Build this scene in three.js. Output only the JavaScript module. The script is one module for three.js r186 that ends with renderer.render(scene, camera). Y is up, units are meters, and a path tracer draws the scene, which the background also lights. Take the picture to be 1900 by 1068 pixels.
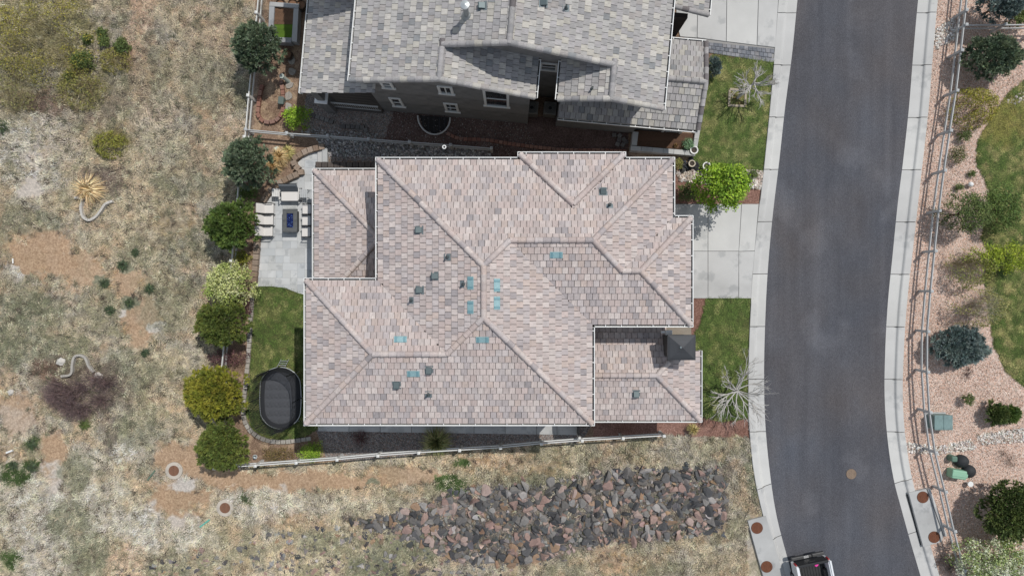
import * as THREE from 'three';
import { mergeGeometries } from 'three/addons/utils/BufferGeometryUtils.js';
import { RoundedBoxGeometry } from 'three/addons/geometries/RoundedBoxGeometry.js';

// ------------------------------------------------------------------ camera, sky, sun, exposure
const H = 40, F = 1267;                                 // flying height (m) and focal length (in pixels of the 1900 x 1068 picture)
const scene = new THREE.Scene();
const camera = new THREE.PerspectiveCamera(2 * Math.atan(534 / F) * 180 / Math.PI, 1024 / 575, 0.5, 900);
camera.position.set(0, H, 0); camera.up.set(0, 0, -1); camera.lookAt(0, 0, 0);
scene.add(camera);

const sunDir = new THREE.Vector3(0.336, 0.857, -0.386).normalize();
{                                                       // spring sky: pale blue with thin broken cloud
  const w = 256, h = 128, d = new Float32Array(w * h * 4), fr = x => x - Math.floor(x), hs = (i, j, k) => fr(Math.sin(i * 127.1 + j * 311.7 + k * 74.7) * 43758.5453);
  const n3 = (x, y, z) => { const i = Math.floor(x), j = Math.floor(y), k = Math.floor(z), s = t => t * t * (3 - 2 * t), u = s(x - i), v = s(y - j), q = s(z - k), m = (a, b, t) => a + (b - a) * t; return m(m(m(hs(i, j, k), hs(i + 1, j, k), u), m(hs(i, j + 1, k), hs(i + 1, j + 1, k), u), v), m(m(hs(i, j, k + 1), hs(i + 1, j, k + 1), u), m(hs(i, j + 1, k + 1), hs(i + 1, j + 1, k + 1), u), v), q); };
  for (let j = 0; j < h; j++) for (let i = 0; i < w; i++) {
    const el = ((j + 0.5) / h - 0.5) * Math.PI, az = (i + 0.5) / w * 2 * Math.PI, x = Math.cos(el) * Math.cos(az), y = Math.sin(el), z = Math.cos(el) * Math.sin(az), k = 4 * (j * w + i);
    const t = Math.pow(1 - Math.max(0, y), 2.2), cl = Math.max(0, Math.min(1, (n3(x * 3, y * 5, z * 3) * 0.55 + n3(x * 7, y * 11, z * 7) * 0.3 + n3(x * 15, y * 22, z * 15) * 0.15 - 0.42) * 3.2)) * 0.7;
    const sky = [0.22 + 0.24 * t, 0.29 + 0.2 * t, 0.4 + 0.13 * t], c = y < 0 ? [0.2, 0.18, 0.15] : sky.map((v, q) => v + ([0.6, 0.6, 0.61][q] - v) * cl);
    d[k] = c[0]; d[k + 1] = c[1]; d[k + 2] = c[2]; d[k + 3] = 1;
  }
  const t = new THREE.DataTexture(d, w, h, THREE.RGBAFormat, THREE.FloatType); t.mapping = THREE.EquirectangularReflectionMapping; t.magFilter = THREE.LinearFilter; t.minFilter = THREE.LinearFilter; t.colorSpace = THREE.LinearSRGBColorSpace; t.needsUpdate = true;
  scene.background = t; scene.environment = t;
}

const sun = new THREE.DirectionalLight(new THREE.Color(1, 0.965, 0.92), 2.9);
sun.position.copy(sunDir).multiplyScalar(80); sun.castShadow = true;
sun.shadow.mapSize.set(4096, 4096); sun.shadow.radius = 1.2; sun.shadow.bias = -0.0004;
Object.assign(sun.shadow.camera, { left: -45, right: 45, top: 45, bottom: -45, near: 5, far: 180 });
scene.add(sun, sun.target);

const renderer = new THREE.WebGLRenderer({ antialias: true });
renderer.setSize(1024, 575);
renderer.toneMapping = THREE.LinearToneMapping;
renderer.toneMappingExposure = 1.05;
renderer.shadowMap.enabled = true;

// ------------------------------------------------------------------ helpers
function mulberry(a) { return () => { a |= 0; a = a + 0x6D2B79F5 | 0; let t = Math.imul(a ^ a >>> 15, 1 | a); t = t + Math.imul(t ^ t >>> 7, 61 | t) ^ t; return ((t ^ t >>> 14) >>> 0) / 4294967296; }; }
const R = mulberry(20240517);
const rr = (a, b) => a + (b - a) * R();
const pick = a => a[Math.floor(R() * a.length)];
const clamp = (x, a = 0, b = 1) => Math.min(b, Math.max(a, x));
const lerp = (a, b, t) => a + (b - a) * t;
const sstep = (a, b, x) => { const t = clamp((x - a) / (b - a)); return t * t * (3 - 2 * t); };
function hash(ix, iy) { let h = Math.imul(ix | 0, 374761393) + Math.imul(iy | 0, 668265263) | 0; h = Math.imul(h ^ h >>> 13, 1274126177); return ((h ^ h >>> 16) >>> 0) / 4294967296; }
function vn(x, y) { const ix = Math.floor(x), iy = Math.floor(y); let fx = x - ix, fy = y - iy; fx = fx * fx * (3 - 2 * fx); fy = fy * fy * (3 - 2 * fy); return lerp(lerp(hash(ix, iy), hash(ix + 1, iy), fx), lerp(hash(ix, iy + 1), hash(ix + 1, iy + 1), fx), fy); }
function fbm(x, y, o = 4) { let s = 0, a = 0.5, n = 0; for (let i = 0; i < o; i++) { s += a * vn(x + i * 17.3, y - i * 9.1); n += a; a *= 0.5; x *= 2.03; y *= 2.03; } return s / n; }
const wx = (px, h = 0) => (px - 950) * (H - h) / F, wz = (py, h = 0) => (py - 534) * (H - h) / F;     // photograph coordinate at a height -> metres
const W = (px, py, h = 0) => new THREE.Vector3(wx(px, h), h, wz(py, h));
const toPx = (x, z) => [x * F / H + 950, z * F / H + 534];
const C = (r, g, b) => new THREE.Color().setRGB(r / 255, g / 255, b / 255, THREE.SRGBColorSpace);
const used = new Map();
function numbered(n) { const k = used.get(n) || 0; used.set(n, k + 1); return k ? n + '_' + String(k).padStart(3, '0') : n; }
function shade(o) { o.castShadow = o.receiveShadow = true; return o; }
function part(name, geo, mat, parent, label) { if (Array.isArray(geo)) geo = merge(geo); const m = shade(new THREE.Mesh(geo, mat)); m.name = name; parent.add(m); if (label) m.userData.label = label; return m; }
function struct(name, geo, mat, kind = 'structure', label, category) { if (Array.isArray(geo)) geo = merge(geo); const m = shade(new THREE.Mesh(geo, mat)); m.name = numbered(name); m.userData.kind = kind; if (label) m.userData.label = label; if (category) m.userData.category = category; scene.add(m); return m; }
function thing(name, label, category, pos = [0, 0, 0], ry = 0, group) { const o = new THREE.Group(); o.name = numbered(name); o.position.set(...pos); o.rotation.y = ry; o.userData = { label, category }; if (group) o.userData.group = group; scene.add(o); return o; }
function single(name, geo, mat, label, category, pos = [0, 0, 0], ry = 0, group) { if (Array.isArray(geo)) geo = merge(geo); const m = shade(new THREE.Mesh(geo, mat)); m.name = numbered(name); m.position.set(...pos); m.rotation.y = ry; m.userData = { label, category }; if (group) m.userData.group = group; scene.add(m); return m; }
function copy(o, pos, ry, label) { const c = o.clone(); c.userData = { ...o.userData }; if (label) c.userData.label = label; c.name = numbered(o.name.replace(/_\d{3}$/, '')); c.position.set(...pos); c.rotation.y = ry; scene.add(c); return c; }
function merge(list) { return mergeGeometries(list.map(g => { const n = g.index ? g.toNonIndexed() : g; for (const k of Object.keys(n.attributes)) if (!['position', 'normal', 'uv', 'color'].includes(k)) n.deleteAttribute(k); return n; })); }
const M4 = new THREE.Matrix4();
function box(w, h, d, x = 0, y = 0, z = 0, ry = 0) { const g = new THREE.BoxGeometry(w, h, d); if (ry) g.rotateY(ry); return g.translate(x, y, z); }
function rbox(w, h, d, r, x = 0, y = 0, z = 0, ry = 0, seg = 2) { const g = new RoundedBoxGeometry(w, h, d, seg, r); if (ry) g.rotateY(ry); return g.translate(x, y, z); }
function cyl(r0, r1, h, x = 0, y = 0, z = 0, n = 16, open = false) { return new THREE.CylinderGeometry(r1, r0, h, n, 1, open).translate(x, y + h / 2, z); }
function between(g, a, b) {                              // a geometry that runs along +z from 0 to 1, laid from a to b (x across, y up)
  const dir = b.clone().sub(a), L = dir.length(); dir.normalize(); let up = new THREE.Vector3(0, 1, 0); if (Math.abs(dir.y) > 0.98) up.set(1, 0, 0);
  const x = up.clone().cross(dir).normalize(), y = dir.clone().cross(x); const m = new THREE.Matrix4().makeBasis(x, y, dir.clone().multiplyScalar(L)).setPosition(a); return g.clone().applyMatrix4(m);
}
const unitBar = new THREE.BoxGeometry(1, 1, 1).translate(0, 0, 0.5);
function bar(a, b, w, h) { return between(unitBar.clone().scale(w, h, 1), a, b); }
function rod(a, b, r0, r1 = r0, n = 6) { const g = new THREE.CylinderGeometry(r1, r0, 1, n, 1, true).translate(0, 0.5, 0).rotateX(Math.PI / 2); return between(g, a, b); }
const V = (x, y, z) => new THREE.Vector3(x, y, z);
function tube(pts, r, seg = 40, n = 8, closed = false) { return new THREE.TubeGeometry(new THREE.CatmullRomCurve3(pts, closed), seg, r, n, closed); }
function sheet(pts, y, world) {                          // flat polygon from photograph points on the ground
  const s = new THREE.Shape(pts.map(p => new THREE.Vector2(wx(p[0]), -wz(p[1]))));
  const g = new THREE.ShapeGeometry(s).rotateX(-Math.PI / 2).translate(0, y, 0);
  if (world) mapUV(g); return g;
}
function slab(pts, y0, y1, bev = 0) {                    // polygon given thickness
  const s = new THREE.Shape(pts.map(p => new THREE.Vector2(wx(p[0]), -wz(p[1]))));
  return new THREE.ExtrudeGeometry(s, { depth: y1 - y0 - bev, bevelEnabled: bev > 0, bevelThickness: bev, bevelSize: bev, bevelOffset: -bev, bevelSegments: 1 }).rotateX(-Math.PI / 2).translate(0, y0, 0);
}
function mapUV(g) { const p = g.attributes.position, uv = new Float32Array(p.count * 2); for (let i = 0; i < p.count; i++) { const [a, b] = toPx(p.getX(i), p.getZ(i)); uv[2 * i] = (a + 100) / 2100; uv[2 * i + 1] = (b + 60) / 1190; } g.setAttribute('uv', new THREE.BufferAttribute(uv, 2)); return g; }
function paintGeo(g, c) { const n = g.attributes.position.count, a = new Float32Array(n * 3); for (let i = 0; i < n; i++) { a[3 * i] = c.r; a[3 * i + 1] = c.g; a[3 * i + 2] = c.b; } g.setAttribute('color', new THREE.BufferAttribute(a, 3)); return g; }
function inPoly(p, x, y) { let c = false; for (let i = 0, j = p.length - 1; i < p.length; j = i++) { const a = p[i], b = p[j]; if ((a[1] > y) !== (b[1] > y) && x < (b[0] - a[0]) * (y - a[1]) / (b[1] - a[1]) + a[0]) c = !c; } return c; }
function along(path, step) {                             // points and directions every step along a polyline of [x, z]
  const out = []; let carry = 0;
  for (let i = 0; i + 1 < path.length; i++) { const [ax, az] = path[i], [bx, bz] = path[i + 1]; const L = Math.hypot(bx - ax, bz - az); let t = carry; while (t < L) { out.push({ x: ax + (bx - ax) * t / L, z: az + (bz - az) * t / L, a: Math.atan2(bx - ax, bz - az) }); t += step; } carry = t - L; }
  return out;
}
function smooth(pts, n) { const c = new THREE.CatmullRomCurve3(pts.map(p => V(p[0], 0, p[1])), false, 'centripetal'); return c.getSpacedPoints(n).map(v => [v.x, v.z]); }

function texture(w, h, fn, srgb = true) {
  const d = new Uint8Array(w * h * 4);
  for (let j = 0; j < h; j++) for (let i = 0; i < w; i++) { const v = fn(i, j), k = 4 * (j * w + i); if (typeof v === 'number') d[k] = d[k + 1] = d[k + 2] = clamp(v, 0, 255); else { d[k] = clamp(v[0], 0, 255); d[k + 1] = clamp(v[1], 0, 255); d[k + 2] = clamp(v[2], 0, 255); } d[k + 3] = 255; }
  const t = new THREE.DataTexture(d, w, h); t.wrapS = t.wrapT = THREE.RepeatWrapping; t.magFilter = THREE.LinearFilter; t.minFilter = THREE.LinearMipmapLinearFilter; t.generateMipmaps = true; if (srgb) t.colorSpace = THREE.SRGBColorSpace; t.needsUpdate = true; return t;
}
function rep(t, u, v = u) { const c = t.clone(); c.repeat.set(u, v); c.needsUpdate = true; return c; }
const std = (color, roughness = 0.8, extra = {}) => new THREE.MeshStandardMaterial({ color, roughness, ...extra });
const pv = (x, y, P) => { const ix = Math.floor(x), iy = Math.floor(y); let fx = x - ix, fy = y - iy; fx = fx * fx * (3 - 2 * fx); fy = fy * fy * (3 - 2 * fy); const m = (a, n) => ((a % n) + n) % n; return lerp(lerp(hash(m(ix, P), m(iy, P)), hash(m(ix + 1, P), m(iy, P)), fx), lerp(hash(m(ix, P), m(iy + 1, P)), hash(m(ix + 1, P), m(iy + 1, P)), fx), fy); };   // tiling noise
function pf(i, j, n, base, o) { let s = 0, a = 0.5, t = 0, P = base; for (let k = 0; k < o; k++) { s += a * pv(i / n * P, j / n * P, P); t += a; a *= 0.55; P *= 2; } return s / t; }

// ------------------------------------------------------------------ shared textures
const grainT = texture(512, 512, (i, j) => { const v = 205 + (pf(i, j, 512, 4, 7) - 0.5) * 70 + (hash(i, j) - 0.5) * 26; return [v, v, v]; });
const grainB = texture(512, 512, (i, j) => 128 + (pf(i, j, 512, 32, 4) - 0.5) * 160 + (hash(i + 77, j) - 0.5) * 60, false);
const concT = texture(1024, 1024, (i, j) => { const st = sstep(0.55, 0.72, pf(i, j, 1024, 7, 6)), v = 230 + (pf(i + 300, j, 1024, 3, 7) - 0.5) * 40 + (hash(i, j) - 0.5) * 16 - st * 22; return [v, v * (1 + st * 0.005), v * (1 + st * 0.01)]; });
const streakT = texture(256, 256, (i, j) => { const s = pf(i * 1, j * 0.08, 256, 48, 2) * 0.6 + pf(i, j * 0.25, 256, 16, 3) * 0.4, v = 238 + (s - 0.5) * 80 + (hash(i, j) - 0.5) * 18; return [v, v, v]; });
const woodT = texture(256, 256, (i, j) => { const s = pf(i * 0.1, j, 256, 48, 3), v = 215 + (s - 0.5) * 110; return [v, v * 0.98, v * 0.95]; });
// ------------------------------------------------------------------ ground: what lies where (outlines in photograph coordinates)
const asphL = [[1497, -170], [1480, 0], [1470, 100], [1457, 200], [1446, 300], [1434, 400], [1425, 500], [1420, 600], [1418, 700], [1420, 780], [1427, 860], [1440, 950], [1463, 1040], [1500, 1160], [1520, 1220]];
const curbL = [[1460, -170], [1445, 0], [1437, 100], [1428, 200], [1418, 300], [1408, 390], [1399, 480], [1393, 560], [1389, 650], [1388, 740], [1391, 810], [1398, 875], [1409, 930], [1430, 1010], [1465, 1130], [1490, 1220]];
const asphR = [[1722, -170], [1704, 0], [1695, 100], [1687, 200], [1676, 300], [1666, 380], [1657, 470], [1648, 560], [1643, 650], [1642, 740], [1648, 820], [1659, 890], [1672, 940], [1690, 1005], [1712, 1080], [1750, 1220]];
const curbR = [[1758, -170], [1739, 0], [1730, 100], [1722, 200], [1711, 300], [1702, 380], [1692, 470], [1682, 560], [1676, 650], [1674, 740], [1680, 820], [1692, 890], [1704, 935], [1722, 1000], [1746, 1080], [1786, 1220]];
const lawnBack = [[474, 532], [505, 531], [530, 534], [552, 543], [580, 552], [600, 552], [600, 790], [560, 812], [520, 816], [490, 812], [468, 796], [456, 768], [458, 740], [463, 690], [466, 640], [468, 600]];
const lawnFrontS = [[1312, 553], [1394, 553], [1390, 650], [1388, 740], [1389, 775], [1340, 780], [1290, 770], [1280, 640], [1300, 600]];
const lawnFrontN = [[1322, 103], [1370, 108], [1436, 116], [1428, 200], [1418, 300], [1416, 318], [1370, 312], [1310, 316], [1284, 300], [1292, 240]];
const lawnRight = [[2000, 120], [1900, 150], [1868, 178], [1836, 225], [1815, 262], [1812, 300], [1826, 330], [1836, 352], [1830, 400], [1822, 440], [1836, 470], [1828, 520], [1838, 590], [1844, 640], [1868, 690], [1900, 716], [2000, 750]];
const lawnFar = [[1860, 0], [1900, -60], [2000, -60], [2000, 40], [1890, 40]];
const lawns = [lawnBack, lawnFrontS, lawnFrontN, lawnRight, lawnFar];
const yard = [[485, -170], [462, 180], [456, 262], [436, 420], [425, 560], [408, 720], [398, 868], [640, 856], [900, 833], [1100, 820], [1232, 810], [1392, 812], [1402, 500], [1420, 300], [1460, -170]];
const gravelS = [[578, 780], [1100, 780], [1076, 826], [900, 836], [640, 858], [606, 850], [596, 826]];
const gravelN = [[572, 150], [975, 200], [1000, 300], [612, 300], [600, 262], [560, 230]];
const riverN = [[585, 254], [912, 280], [912, 296], [610, 290]];
const darkN = [[735, 190], [1165, 230], [1165, 300], [700, 300]];
const redMulch = [[[1100, 776], [1392, 774], [1396, 818], [1232, 812], [1100, 822]], [[1276, 552], [1312, 552], [1300, 642], [1276, 660]], [[1240, 290], [1300, 318], [1415, 352], [1410, 382], [1240, 382]]];
const whiteRock = [[[1252, 318], [1320, 312], [1330, 345], [1260, 335]], [[1375, 314], [1416, 318], [1411, 352], [1380, 346]]];
const whiteRight = [[[1728, 60], [1772, 30], [1776, 70], [1738, 92]], [[1862, 190], [2000, 100], [2000, 150], [1880, 196]], [[1680, 820], [1740, 828], [1800, 815], [1812, 832], [1740, 842], [1682, 838]], [[1812, 806], [1920, 790], [1920, 818], [1820, 824]]];
const concPads = [[[1284, -170], [1462, -170], [1436, 116], [1318, 84], [1270, 70]], [[1240, 378], [1410, 378], [1394, 554], [1270, 554]]];
const riprap = [[205, 1110], [215, 1055], [330, 1030], [420, 1005], [480, 985], [560, 985], [640, 958], [720, 950], [790, 930], [850, 905], [930, 885], [1010, 892], [1110, 872], [1200, 866], [1340, 862], [1352, 930], [1348, 990], [1260, 1002], [1180, 1006], [1110, 1015], [1050, 1040], [960, 1062], [900, 1110]];
const riprapDense = [[640, 965], [720, 955], [850, 908], [1010, 893], [1110, 872], [1340, 864], [1350, 988], [1180, 1004], [1110, 1013], [1000, 1040], [960, 1052], [840, 1040], [760, 1000]];
const roadPoly = [...curbL, ...curbR.slice().reverse()];

function zone(px, py) {
  const n1 = (fbm(px / 9, py / 9, 3) - 0.5) * 9, n2 = (fbm(px / 9 + 40, py / 9 + 7, 3) - 0.5) * 9, x = px + n1, y = py + n2;
  if (inPoly(roadPoly, px, py)) return 'road';
  for (const p of lawns) if (inPoly(p, px + n1 * 0.5, py + n2 * 0.5)) return 'lawn';
  for (const p of concPads) if (inPoly(p, px, py)) return 'pad';
  if (px > 1500 && px > 1560) { for (const p of whiteRight) if (inPoly(p, x, y)) return 'whiterock'; return 'pinkgravel'; }
  if (inPoly(yard, px, py)) {
    for (const p of whiteRock) if (inPoly(p, x, y)) return 'whiterock';
    for (const p of redMulch) if (inPoly(p, x, y)) return 'redmulch';
    if (inPoly(gravelS, x, y)) return 'greygravel';
    if (inPoly(riverN, x, y)) return 'river';
    if (inPoly(darkN, x, y)) return 'darkmulch';
    if (inPoly(gravelN, x, y)) return 'greygravel';
    return 'bed';
  }
  return 'field';
}
// patches of the open ground: x, y, radii, kind, strength
const patches = [
  [80, 470, 75, 52, 'soil', 1.2], [150, 500, 50, 40, 'soil', 0.8], [235, 520, 55, 30, 'soil', 0.8], [255, 590, 40, 65, 'soil', 0.9], [275, 610, 25, 25, 'soil', 1], [320, 425, 45, 28, 'soil', 0.7], [345, 400, 25, 30, 'soil', 0.6],
  [345, 850, 60, 40, 'soil', 1.2], [330, 925, 60, 40, 'soil', 1.1], [325, 965, 22, 22, 'soil', 1], [100, 855, 30, 60, 'soil', 1], [30, 765, 45, 45, 'soil', 0.9], [60, 350, 28, 22, 'soil', 0.9], [70, 290, 30, 40, 'soil', 0.6], [20, 840, 40, 25, 'soil', 0.6], [20, 800, 20, 20, 'soil', 0.6],
  [560, 893, 190, 22, 'soil', 1.1], [420, 885, 60, 20, 'soil', 1], [750, 880, 90, 22, 'soil', 0.8], [540, 960, 60, 25, 'soil', 0.55], [930, 862, 120, 20, 'soil', 0.55], [1150, 1040, 60, 25, 'soil', 0.6], [1160, 850, 80, 14, 'soil', 0.3],
  [262, 30, 28, 60, 'pink', 1.1], [248, 100, 24, 60, 'pink', 1.1], [262, 170, 20, 60, 'pink', 0.8], [390, 50, 50, 60, 'pink', 0.3], [400, 250, 45, 60, 'pink', 0.45], [370, 210, 25, 15, 'soil', 0.7],
  [35, 270, 55, 55, 'white', 1], [60, 330, 60, 45, 'white', 0.9], [85, 215, 35, 25, 'white', 0.9], [110, 270, 60, 40, 'white', 0.6], [230, 835, 30, 25, 'white', 1.1], [165, 850, 40, 30, 'white', 0.7], [190, 940, 55, 70, 'white', 0.9], [75, 970, 95, 110, 'white', 0.9], [25, 900, 40, 60, 'white', 0.8], [265, 980, 45, 55, 'white', 1], [340, 985, 40, 35, 'white', 0.9], [340, 900, 30, 14, 'white', 1.1], [490, 935, 85, 30, 'white', 0.8], [640, 935, 70, 22, 'white', 0.5], [380, 1000, 40, 30, 'white', 0.5], [235, 1040, 45, 40, 'pink', 0.6], [220, 755, 20, 14, 'white', 0.8], [225, 580, 14, 12, 'white', 1], [290, 610, 16, 14, 'white', 1.1], [25, 505, 14, 12, 'white', 1.3], [42, 515, 12, 10, 'white', 1.1], [20, 790, 50, 40, 'white', 0.4], [290, 220, 60, 45, 'white', 0.35], [300, 270, 50, 40, 'white', 0.35],
  [55, 575, 65, 45, 'green', 0.9], [30, 620, 45, 60, 'green', 0.9], [110, 650, 70, 45, 'green', 0.7], [240, 560, 22, 14, 'green', 1.3], [195, 525, 16, 10, 'green', 1.4], [235, 500, 18, 12, 'green', 1.1], [255, 470, 30, 30, 'green', 0.7], [245, 690, 60, 45, 'green', 0.6], [255, 790, 60, 40, 'green', 0.6], [130, 965, 45, 40, 'green', 0.8], [160, 1030, 45, 60, 'green', 0.9], [140, 880, 30, 40, 'green', 0.7], [310, 560, 60, 70, 'green', 0.45], [330, 440, 60, 60, 'green', 0.35], [330, 330, 60, 60, 'green', 0.3], [60, 410, 60, 25, 'green', 0.6], [375, 150, 40, 60, 'green', 0.4], [230, 160, 60, 70, 'green', 0.3],
  [838, 898, 34, 20, 'lush', 1.5], [855, 860, 14, 8, 'lush', 1], [700, 1050, 60, 30, 'green', 0.9], [760, 1005, 70, 40, 'green', 0.9], [610, 1010, 60, 30, 'green', 0.7], [1400, 880, 14, 50, 'green', 1], [960, 890, 50, 20, 'green', 0.5], [320, 1050, 60, 30, 'green', 0.6], [1030, 900, 60, 16, 'green', 0.6], [25, 880, 30, 20, 'lush', 0.7], [60, 860, 12, 10, 'lush', 1.2], [60, 822, 12, 10, 'lush', 1.1], [455, 926, 10, 9, 'lush', 1.3], [690, 895, 14, 8, 'green', 1], [20, 1035, 20, 20, 'lush', 0.8], [5, 238, 10, 10, 'lush', 1.3],
  [155, 720, 95, 62, 'dark', 1], [85, 690, 30, 20, 'rust', 0.9], [200, 330, 50, 28, 'dark', 1], [85, 185, 60, 28, 'rust', 0.9], [120, 195, 35, 22, 'rust', 0.8], [190, 190, 50, 50, 'dark', 0.5], [205, 800, 20, 45, 'dark', 0.6], [80, 60, 110, 90, 'olive', 0.9], [150, 170, 50, 40, 'olive', 0.8], [205, 265, 40, 30, 'olive', 0.9], [210, 115, 35, 25, 'olive', 0.7], [30, 170, 40, 40, 'olive', 0.6], [1400, 1000, 40, 50, 'dark', 0.15], [210, 120, 300, 160, 'dark', 0.14],
];
const kinds = { soil: [164, 135, 107], pink: [190, 164, 145], white: [188, 183, 177], green: [114, 117, 97], lush: [64, 88, 42], dark: [106, 94, 87], rust: [112, 90, 80], olive: [136, 130, 90] };
function fieldMix(px, py) {                              // weights of each kind of cover at a point of the open ground
  const q = (fbm(px / 26, py / 26, 5) - 0.5) * 1.5 + (fbm(px / 7, py / 7 + 60, 2) - 0.5) * 0.7, w = {}; let best = null, bw = 0;
  const sx = px + (fbm(px / 16 + 9, py / 16, 3) - 0.5) * 26, sy = py + (fbm(px / 16, py / 16 + 5, 3) - 0.5) * 26;
  for (const [x, y, rx, ry, k, s] of patches) { const dx = (sx - x) / rx, dy = (sy - y) / ry, d = dx * dx + dy * dy; if (d > 2.2) continue; const v = clamp((1.15 - d + q) * 1.6) * s; if (v > 0) { w[k] = Math.max(w[k] || 0, v); } }
  for (const k in w) if (w[k] > bw) { bw = w[k]; best = k; }
  return { w, best, bw };
}
const straw = [178, 166, 146], ashen = [160, 154, 144], moss = [134, 130, 108], tan = [172, 151, 129];
function mixc(a, b, t) { return [lerp(a[0], b[0], t), lerp(a[1], b[1], t), lerp(a[2], b[2], t)]; }
function fieldColour(px, py) {
  const a = fbm(px / 70, py / 70, 4), b = fbm(px / 38 + 31, py / 38, 4), c = fbm(px / 20, py / 20 + 77, 3);
  let col = mixc(straw, ashen, sstep(0.38, 0.62, a)); col = mixc(col, moss, sstep(0.48, 0.66, b) * 0.75); col = mixc(col, tan, sstep(0.52, 0.68, c) * 0.7);
  if (inPoly(riprapDense, px + (b - 0.5) * 60, py + (c - 0.5) * 40)) col = mixc(col, [112, 104, 97], 0.85);
  const m = fieldMix(px, py); for (const k in m.w) col = mixc(col, kinds[k], clamp(m.w[k]) * 0.85);
  return col;
}
const zoneCol = { road: [90, 88, 86], lawn: [76, 82, 46], pad: [150, 148, 145], bed: [128, 106, 88], redmulch: [124, 92, 80], greygravel: [120, 114, 110], river: [142, 140, 138], darkmulch: [92, 74, 68], pinkgravel: [184, 163, 150], whiterock: [205, 196, 186] };
function groundColour(px, py) {
  const z = zone(px, py), h = hash(px * 7 | 0, py * 7 | 0), h2 = hash(px * 3 + 11 | 0, py * 3 | 0);
  let c;
  if (z === 'field') { c = fieldColour(px, py); const s = (h - 0.5) * 34 + (vn(px / 2.2 + 3, py / 2.2) - 0.5) * 38; return [c[0] + s, c[1] + s * 0.95, c[2] + s * 0.88]; }
  c = zoneCol[z];
  if (z === 'lawn') { const t = sstep(0.42, 0.66, fbm(px / 11, py / 11, 5)); c = mixc(c, [138, 128, 82], t * 0.45); const s = (h - 0.5) * 26; return [c[0] + s, c[1] + s, c[2] + s * 0.6]; }
  if (z === 'pad' || z === 'road') return c;
  const s = (fbm(px / 30, py / 30, 3) - 0.5) * 34;
  if (z === 'bed' || z === 'redmulch' || z === 'darkmulch') { const g = (h - 0.5) * 56 + (h2 - 0.5) * 30; const l = z === 'bed' ? sstep(0.5, 0.7, fbm(px / 14, py / 14 + 3, 3)) * 26 : 0; return [c[0] + s + g + l, c[1] + s + g * 0.9 + l, c[2] + s + g * 0.85 + l * 0.8]; }
  const g = (h - 0.5) * 84, t = h2 < 0.2 ? [16, -6, -16] : h2 > 0.84 ? [14, 18, 18] : [0, 0, 0]; return [c[0] + s * 0.7 + g + t[0], c[1] + s * 0.7 + g + t[1], c[2] + s * 0.7 + g + t[2]];
}
const groundT = texture(2048, 1152, (i, j) => groundColour(-100 + (i + 0.5) / 2048 * 2100, -60 + (j + 0.5) / 1152 * 1190));
groundT.wrapS = groundT.wrapT = THREE.ClampToEdgeWrapping;
const groundM = std(0xffffff, 0.95, { map: groundT });
// gentle lumps in the open ground only
function relief(px, py) {
  if (px < -400 || px > 1400) return 0;
  const f = Math.max(sstep(440, 380, px), sstep(868, 905, py) * sstep(1392, 1340, px)); if (f <= 0) return 0;
  return f * (0.16 * Math.max(0, fbm(px / 60, py / 60, 3) - 0.36) + 0.07 * fbm(px / 14 + 8, py / 14, 3));
}
{
  const g = new THREE.PlaneGeometry(2100 * H / F, 1190 * H / F, 420, 238).rotateX(-Math.PI / 2).translate(0, 0, wz(-60 + 595));
  const p = g.attributes.position; for (let i = 0; i < p.count; i++) { const [a, b] = toPx(p.getX(i), p.getZ(i)); p.setY(i, relief(a, b)); }
  g.computeVertexNormals(); mapUV(g); struct('ground', g, groundM);
  const far = texture(512, 512, (i, j) => { const t = pf(i, j, 512, 4, 6), s = (hash(i, j) - 0.5) * 30; const c = mixc(straw, moss, sstep(0.4, 0.65, t)); return [c[0] + s, c[1] + s, c[2] + s]; });
  const o = new THREE.PlaneGeometry(700, 700).rotateX(-Math.PI / 2).translate(0, -0.03, 0); struct('terrain', o, std(0xffffff, 0.95, { map: rep(far, 45, 45) }));
}
lawns.forEach(l => struct('lawn', sheet(l, 0.006, true), groundM));

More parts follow.
